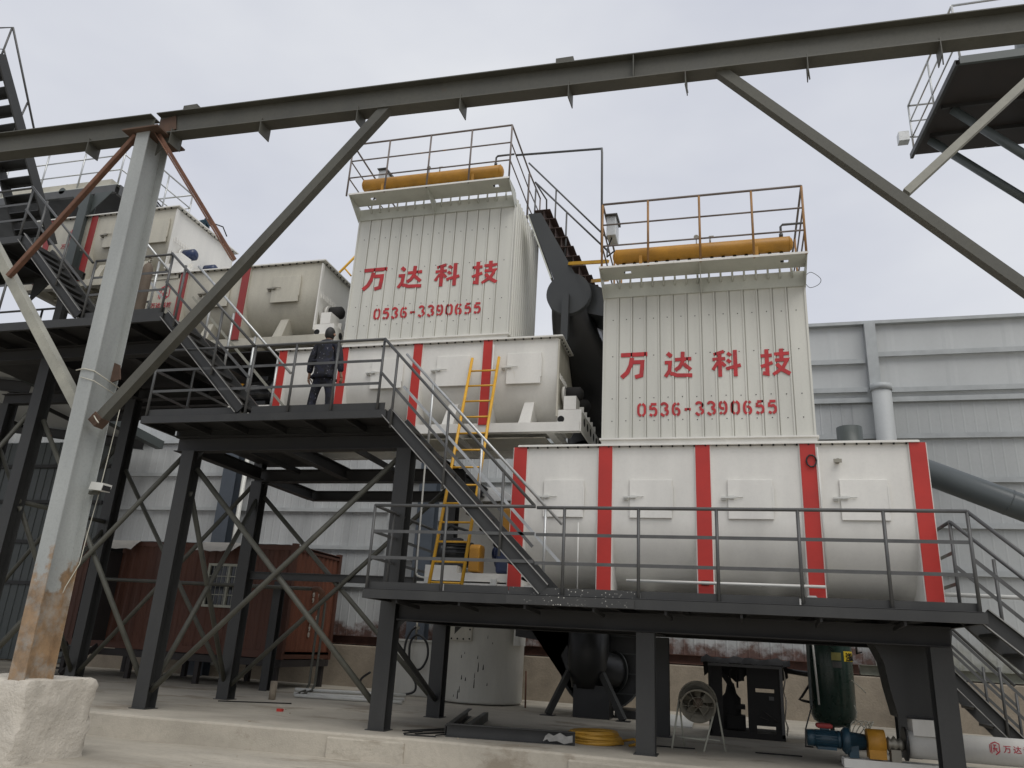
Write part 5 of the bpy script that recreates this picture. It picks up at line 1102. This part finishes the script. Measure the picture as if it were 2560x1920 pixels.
lying('angle_frame', MB().bar((-4.55, 11.25, .01), (-4.1, 11.35, .01), .03, .015).bar((-4.1, 11.35, .026), (-4.0, 11.8, .026), .03, .015).bar((-4.55, 11.25, .026), (-4.45, 11.7, .026), .03, .015), 'black', (-4.4, 11.3, 0), 'small open frame of thin black angle lying by the dark leg')
lying('steel_sheet', MB().hull8([(-1.55, 16.2, .0), (-.75, 16.2, .0), (-.75, 17.4, .1), (-1.55, 17.4, .12)], [(-1.55, 16.2, .02), (-.75, 16.2, .03), (-.75, 17.4, .13), (-1.55, 17.4, .15)]), 'pvc', (-1.1, 16.8, 0), 'pale sheet of metal lying on the slab beyond the fan', 'sheet')
lying('thin_rod', MB().tube((-4.45, 18.0, .0), (-4.62, 18.6, .75), .02, 6), 'rust', (-4.5, 18, 0), 'rusty rod leaning at the right side of the round white tank', 'rod')
lying('thin_rod', MB().path([(-9.35, 13.7, .012), (-8.2, 14.4, .012)], .012, 6), 'soot', (-9, 14, 0), 'thin dark rod lying on the slab near the middle legs', 'rod')
lying('thin_rod', MB().path([(-1.2, 12.62, .012), (-.55, 12.72, .012)], .010, 6), 'soot', (-1, 12.6, 0), 'thin dark rod lying under the drum fan', 'rod')
lying('thin_rod', MB().path([(.3, 12.9, .012), (.95, 12.95, .012)], .010, 6), 'soot', (.6, 12.9, 0), 'thin dark rod lying left of the blue motor', 'rod')
tag(obj('red_block', MB().box(-7.62, -7.52, 12.9, 12.97, 0, .045), 'red', loc=(-7.57, 12.93, 0)), 'tiny red block lying on the slab', 'block')
pb = random.Random(21)
for k in range(14):
    x, y = pb.uniform(-9, 1.5), pb.uniform(9.2, 10.5) if k % 2 else pb.uniform(11.1, 13.5); z = -.33 if y < 10.6 else 0; s_ = pb.uniform(.008, .022)
    tag(obj('pebble', MB().lathe((x, y, z - .003), (0, 0, 1), [(0, s_ * .7), (s_ * .5, s_), (s_ * 1.0, s_ * .4)], 7), 'base', loc=(x, y, z)), 'small pebble lying on the concrete', 'pebble', 'pebbles scattered on the concrete')
gc = thing('gas_cylinder', 'rust-brown gas cylinder standing on the third platform', 'gas cylinder', (-10.62, 11.0, Z3))
obj('body', MB().lathe((-10.62, 11.0, Z3 + .002), (0, 0, 1), [(0, .09), (.02, .10), (1.12, .10), (1.22, .075), (1.27, .03)], 24), 'gas', gc)
obj('valve', MB().lathe((-10.62, 11.0, Z3 + 1.272), (0, 0, 1), [(0, .03), (.05, .03), (.05, .018), (.1, .018), (.1, .035), (.13, .035)], 12).tube((-10.62, 11.0, Z3 + 1.32), (-10.54, 10.97, Z3 + 1.33), .014, 8), 'brass', gc)

# ------------------------------------------------------------------ top left: roof deck with railing, grey posts, steep stairs
td = thing('roof_deck', 'grey deck with white railing above the top-left mixer', 'deck', (-15.8, 13.8, 8.6))
ZD = 11.14
obj('deck', MB().box(-20, -13.62, 12.62, 15.2, ZD - .02, ZD), 'clad2', td)
for p_, q_ in (((-20, 12.62, ZD - .15), (-13.62, 12.62, ZD - .15)), ((-20, 15.2, ZD - .15), (-13.62, 15.2, ZD - .15))): obj('edge_beam', MB().chan(p_, q_, .08, .20, side=1 if p_[1] < 13 else -1), 'rail', td)
obj('edge_beam', MB().chan((-13.60, 12.66, ZD - .15), (-13.60, 15.16, ZD - .15), .08, .26, side=1), 'rail', td)
obj('soffit', MB().box(-20, -13.7, 12.7, 15.1, ZD - .06, ZD - .03), 'steelb', td)
for x in (-18.6, -15.9): 
    obj('post', MB().ibeam((x, 13.0, 8.62), (x, 13.0, ZD - .29), .22, .22, (0, 1, 0)), 'greend', td)
obj('post', MB().ibeam((-14.22, 12.52, 8.55), (-14.22, 12.52, ZD - .29), .24, .24, (0, 1, 0)), 'greend', td)
obj('bracket', MB().prism([(0, 0), (.5, 0), (0, -.5)], (-14.08, 12.52, ZD - .29), (1, 0, 0), (0, 0, 1), .02), 'greend', td)
obj('bracket', MB().prism([(0, 0), (-.35, 0), (0, -.5)], (-14.36, 12.52, ZD - .29), (1, 0, 0), (0, 0, 1), .02), 'greend', td)
obj('collector_top', MB().box(-17.4, -13.95, 12.74, 15.0, ZD + .0, ZD + .24), 'cream', td)
for x in (-16.6, -15.8): obj('hose_bow', MB().path([(x, 13.1, ZD + .28), (x, 13.1, ZD + .42), (x + .1, 13.1, ZD + .5), (x + .25, 13.1, ZD + .46), (x + .35, 13.1, ZD + .3)], .025, 8), 'rail', td)
obj('lifting_lug', MB().lathe((-15.2, 12.60, ZD - .05), (0, -1, 0), [(0, .09), (.02, .09)], 16), 'greend', td)
dk = [(-19.5, 12.66, ZD), (-18.3, 12.66, ZD), (-17.2, 12.66, ZD), (-16.0, 12.66, ZD), (-14.85, 12.66, ZD), (-13.66, 12.66, ZD)]
railing(td, dk, 1.25, (.42, .84), m='galv', r=.022, flat=False)
railing(td, [(-13.66, 12.66, ZD), (-13.66, 14.15, ZD), (-13.66, 15.1, ZD)], 1.25, (.42, .84), m='galv', r=.022, flat=False, posts=[(-13.66, 14.15, ZD), (-13.66, 15.1, ZD)])
railing(td, [(-13.66, 15.1, ZD), (-15.2, 15.1, ZD)], 1.25, (.42, .84), m='galv', r=.022, flat=False, posts=[])
obj('control_box', MB().box(-13.74, -13.60, 13.35, 13.75, ZD + .35, ZD + .85), 'galv', td, bevel=.01)
obj('cable', MB().path([(-13.62, 13.5, ZD + .35), (-13.5, 13.8, ZD + .2), (-13.45, 14.2, ZD + .05), (-13.5, 14.3, ZD - .6)], .02, 6), 'black', td)
obj('air_pipe', MB().path([(-13.5, 13.0, ZD + .35), (-13.5, 14.4, ZD - .1), (-13.5, 14.6, ZD - .5)], .045, 8), 'rail', td)
vm_ = thing('vent_motor', 'small blue motor perched on the top-left mixer\'s end edge', 'motor', (-11.6, 13.9, 10.3))
motor(vm_, -11.85, 13.55, 10.42, .24, .09, 'blue'); obj('cable', MB().path([(-11.6, 13.6, 10.45), (-11.5, 13.9, 10.5), (-11.5, 14.1, 10.35)], .015, 6), 'black', vm_)
vp = thing('valve_cluster', 'small cluster of valves standing on the top-left mixer top', 'valve', (-13.0, 12.9, 10.3))
obj('body', MB().lathe((-13.0, 12.9, 10.29), (0, 0, 1), [(0, .16), (.08, .16), (.08, .07), (.2, .07), (.2, .14), (.27, .14), (.27, .05), (.5, .05), (.5, .1), (.56, .1)], 14).tube((-13.2, 12.9, 10.42), (-12.8, 12.85, 10.45), .04, 8), 'soot', vp)
ss_ = thing('steep_stairs', 'steep dark steel stairs with blue-grey rails rising at the far left edge', 'stairs', (-14.3, 11.0, 10.0))
sa, sb_ = V((0, 11.0, 10.06)), V((0, 9.45, 12.2))
for x in (-14.02, -14.85): obj('stringer', MB().bar(V((x, 0, 0)) + sa + V((0, .75, -1.0)), V((x, 0, 0)) + sb_, .04, .22, (0, .8, .6)), 'steel', ss_)
for i in range(10):
    f = -.35 + i * .135; p = sa.lerp(sb_, f); obj('tread', MB().box(-14.82, -14.05, p.y - .13, p.y + .13, p.z - .01, p.z + .015).box(-14.82, -14.05, p.y + .12, p.y + .13, p.z - .07, p.z - .01), 'steel', ss_)
obj('handrail', MB().path([(-14.0, 10.75, 10.9), (-14.0, 9.50, 12.93), (-14.75, 9.45, 13.0), (-15.8, 9.4, 13.1)], .022, 8), 'rail', ss_)
obj('midrail', MB().path([(-14.02, 10.55, 10.7), (-14.02, 9.48, 12.35), (-14.8, 9.4, 12.45)], .016, 8), 'rail', ss_)
for y, z in ((9.50, 12.93), (10.28, 11.66)): obj('railing_post', MB().tube((-14.02, y - (0 if y > 10 else .0), z), (-14.2 if y > 10 else -14.05, y + (.0 if y > 10 else -.02), z - 1.0), .02, 8), 'rail', ss_)

# ------------------------------------------------------------------ top right: high tower platform
tw = thing('tower_platform', 'high platform with dark rusty underside and pale railing at top right', 'platform', (6.5, 15, -.33))
ZT_ = 11.90
obj('deck', MB().hull8([(4.40, 13.0, ZT_ - .02), (9.5, 13.0, ZT_ - .02), (9.5, 15.9, ZT_ - .02), (4.20, 15.9, ZT_ - .02)], [(4.40, 13.0, ZT_), (9.5, 13.0, ZT_), (9.5, 15.9, ZT_), (4.20, 15.9, ZT_)]), 'contdk', tw)
obj('edge_channel', MB().chan((4.40, 13.0, ZT_ - .05), (9.5, 13.0, ZT_ - .05), .06, .16, side=1), 'greend', tw)
obj('edge_channel', MB().chan((4.37, 13.04, ZT_ - .05), (4.17, 15.9, ZT_ - .05), .06, .12, side=-1), 'steel', tw)
for y in (14.3, 15.2): obj('joist', MB().bar((4.4, y, ZT_ - .06), (9.4, y, ZT_ - .06), .06, .08), 'steelb', tw)
for a, b in (((4.60, 14.35, ZT_ - .1), (6.6, 14.35, 9.6)), ((4.40, 15.3, ZT_ - .1), (6.9, 15.3, 9.2))): obj('strut', MB().tube(a, b, .085, 12), 'greend', tw)
obj('column', MB().lathe((6.95, 14.9, -.33), (0, 0, 1), [(0, .75), (10.6, .75), (11.6, .8), (13.5, .8)], 36), 'greend', tw)
obj('cone', MB().lathe((6.95, 14.6, ZT_ + .01), (0, 0, 1), [(0, 1.35), (.9, 1.0), (1.8, .9)], 28), 'greend', tw)
railing(tw, [(9.4, 13.03, ZT_), (4.43, 13.03, ZT_)], 1.25, (.42, .84), m='galv', r=.022, flat=False, posts=[(4.43, 13.03, ZT_), (7, 13.03, ZT_)])
railing(tw, [(4.43, 13.03, ZT_), (4.33, 14.5, ZT_), (4.23, 15.88, ZT_)], 1.25, (.42, .84), m='galv', r=.022, flat=False, posts=[(4.33, 14.5, ZT_), (4.23, 15.88, ZT_)])
railing(tw, [(4.23, 15.88, ZT_), (6.4, 15.88, ZT_)], 1.25, (.42, .84), m='galv', r=.022, flat=False, posts=[(5.6, 15.88, ZT_)])
obj('floodlight', MB().box(3.95, 4.16, 15.8, 16.0, ZT_ + .32, ZT_ + .55).tube((4.16, 15.9, ZT_ + .45), (4.3, 15.9, ZT_ + .45), .02, 6), 'galv', tw)
obj('motor_cover', MB().hull8([(4.45, 14.9, ZT_ + .01), (5.2, 14.9, ZT_ + .01), (5.2, 15.6, ZT_ + .01), (4.45, 15.6, ZT_ + .01)], [(4.45, 14.9, ZT_ + .35), (5.0, 15.0, ZT_ + .62), (5.0, 15.5, ZT_ + .62), (4.45, 15.6, ZT_ + .35)]), 'yel', tw)
# ------------------------------------------------------------------ the man on the platform, seen from behind
def skin_mb(nodes, edges, root, sub=2):
    names = list(nodes); me = bpy.data.meshes.new('skin_tmp')
    me.from_pydata([nodes[n][0] for n in names], [(names.index(a), names.index(b)) for a, b in edges], [])
    o = bpy.data.objects.new('skin_tmp', me); COL.objects.link(o)
    o.modifiers.new('skin', 'SKIN'); sd_ = o.modifiers.new('sub', 'SUBSURF'); sd_.levels = sub
    for i, n in enumerate(names):
        r = nodes[n][1]; sv = me.skin_vertices[0].data[i]; sv.radius = r if isinstance(r, tuple) else (r, r); sv.use_root = (n == root)
    ev = bpy.data.meshes.new_from_object(o.evaluated_get(bpy.context.evaluated_depsgraph_get()))
    mb = MB(); mb.add([v.co.copy() for v in ev.vertices], [tuple(p.vertices) for p in ev.polygons], True)
    bpy.data.objects.remove(o); bpy.data.meshes.remove(me); bpy.data.meshes.remove(ev)
    return mb
PX, PY, PZ = -6.62, 11.22, ZU
def P_(x, y, z): return (PX + x, PY + y, PZ + z)
pe = thing('person', 'man in dark navy camouflage work clothes standing with his back to us on the platform', 'person', (PX, PY, PZ))
ARM = {s: dict(sh=(s * .19, 0, 1.40), el=(s * .275, -.02, 1.10), wr=(s * .305, .03, .855), ha=(s * .315, .05, .79)) for s in (-1, 1)}
body = {'pel': (P_(0, 0, .93), (.13, .10)), 'wa': (P_(0, 0, 1.08), (.125, .095)), 'ch': (P_(0, .0, 1.28), (.145, .105)), 'nb': (P_(0, -.01, 1.44), (.075, .07)),
        'nk': (P_(0, .005, 1.50), (.052, .052)), 'hd': (P_(0, .02, 1.58), (.065, .075))}
ed = [('pel', 'wa'), ('wa', 'ch'), ('ch', 'nb'), ('nb', 'nk'), ('nk', 'hd')]
for s, n in ((-1, 'l'), (1, 'r')):
    body['hip' + n] = (P_(s * .10, 0, .86), .085); body['kn' + n] = (P_(s * .155, .01, .48), .055); body['an' + n] = (P_(s * .185, -.02, .09), .038); body['to' + n] = (P_(s * .205, .12, .04), (.035, .03))
    ed += [('pel', 'hip' + n), ('hip' + n, 'kn' + n), ('kn' + n, 'an' + n), ('an' + n, 'to' + n)]
    a = ARM[s]
    body['sh' + n] = (P_(*a['sh']), .055); body['el' + n] = (P_(*a['el']), .038); body['wr' + n] = (P_(*a['wr']), (.027, .022)); body['ha' + n] = (P_(*a['ha']), (.024, .036))
    ed += [('ch', 'sh' + n), ('sh' + n, 'el' + n), ('el' + n, 'wr' + n), ('wr' + n, 'ha' + n)]
bb = skin_mb(body, ed, 'pel')
# head with face (turned away), ears, and hands with five fingers
hv = []
for i in range(15):
    th = math.pi * i / 14; row = []
    for j in range(21):
        ph = 2 * math.pi * j / 20; x, y, z = math.sin(th) * math.cos(ph), math.sin(th) * math.sin(ph), math.cos(th)
        rx, ry, rz = .078, .098, .122
        if z < 0: rx *= 1 + .22 * z; ry *= 1 + .12 * z
        yy = y * ry
        if y > .75 and -.35 < z < .15 and abs(x) < .25: yy += .022 * (1 - abs(x) / .25) * (1 - abs(z + .1) / .25)
        row.append(P_(x * rx, yy + .02, 1.615 + z * rz))
    hv.append(row)
bb.grid(hv)
for s in (-1, 1):
    bb.lathe(P_(s * .078, .015, 1.60), (s, -.35, .1), [(0, .012), (.012, .028), (.02, .022), (.024, .008)], 10)
    bb.lathe(P_(s * .032, .108, 1.625), (0, 1, 0), [(0, .012), (.006, .010), (.009, .004)], 8, mi=1)
    a = ARM[s]; h = V(P_(*a['ha']))
    for k in range(4):
        ln = (.068, .078, .074, .056)[k]; y0_ = .030 - .019 * k
        p0 = h + V((s * .002, y0_, -.022)); p1 = p0 + V((-s * .010, .003, -ln * .5)); p2 = p1 + V((-s * .020, .004, -ln * .42))
        bb.path([p0 + V((0, 0, .02)), p0, p1, p2], [.009, .0092, .0085, .0065], 7)
    t0 = h + V((-s * .004, .030, .018)); bb.path([t0, t0 + V((-s * .016, .026, -.022)), t0 + V((-s * .024, .030, -.052))], [.011, .0105, .008], 7)
bb.bar(P_(-.022, .107, 1.555), P_(.022, .107, 1.555), .010, .008, mi=1)
obj('body', bb, ['skin', 'hair'], pe)
jk = {'hem': (P_(0, 0, .80), (.19, .145)), 'pel': (P_(0, 0, .93), (.195, .14)), 'wa': (P_(0, 0, 1.06), (.185, .135)), 'ch': (P_(0, 0, 1.27), (.195, .14)), 'nb': (P_(0, -.01, 1.42), (.125, .095)), 'nk': (P_(0, 0, 1.485), (.068, .066))}
je = [('hem', 'pel'), ('pel', 'wa'), ('wa', 'ch'), ('ch', 'nb'), ('nb', 'nk')]
for s, n in ((-1, 'l'), (1, 'r')):
    a = ARM[s]
    jk['sh' + n] = (P_(s * .195, 0, 1.385), .085); jk['el' + n] = (P_(*a['el']), .070); jk['wr' + n] = (P_(s * .305, .025, .885), .054)
    je += [('nb', 'sh' + n), ('sh' + n, 'el' + n), ('el' + n, 'wr' + n)]
obj('jacket', skin_mb(jk, je, 'pel'), 'camo', pe)
tr = {'pel': (P_(0, 0, 1.0), (.15, .115)), 'cr': (P_(0, 0, .84), (.15, .12))}; te = [('pel', 'cr')]
for s, n in ((-1, 'l'), (1, 'r')):
    tr['hp' + n] = (P_(s * .105, 0, .74), (.092, .095)); tr['kn' + n] = (P_(s * .158, .01, .47), .080); tr['an' + n] = (P_(s * .185, -.01, .10), .075)
    te += [('cr', 'hp' + n), ('hp' + n, 'kn' + n), ('kn' + n, 'an' + n)]
obj('trousers', skin_mb(tr, te, 'pel'), 'camo', pe)
hr_ = MB(); rows = []
for i in range(10):
    th = math.pi * .76 * i / 9; row = []
    for j in range(25):
        ph = 2 * math.pi * j / 24; x, y, z = math.sin(th) * math.cos(ph), math.sin(th) * math.sin(ph), math.cos(th)
        lim = 1.0
        if y > .35: thx = min(th, math.pi * .36); x, y, z = math.sin(thx) * math.cos(ph), math.sin(thx) * math.sin(ph), math.cos(thx)
        row.append(P_(x * .086, y * .108 + .014, 1.62 + z * .13))
    rows.append(row)
hr_.grid(rows); obj('hair', hr_, 'hair', pe)
for s in (-1, 1):
    obj('shoe', MB().hull8([P_(s * .19 - .045, -.08, .0), P_(s * .19 + .045, -.08, .0), P_(s * .21 + .05, .19, .0), P_(s * .21 - .045, .19, .0)], [P_(s * .19 - .04, -.07, .10), P_(s * .19 + .04, -.07, .10), P_(s * .21 + .035, .17, .045), P_(s * .21 - .03, .17, .045)]), 'soot', pe, bevel=.015)
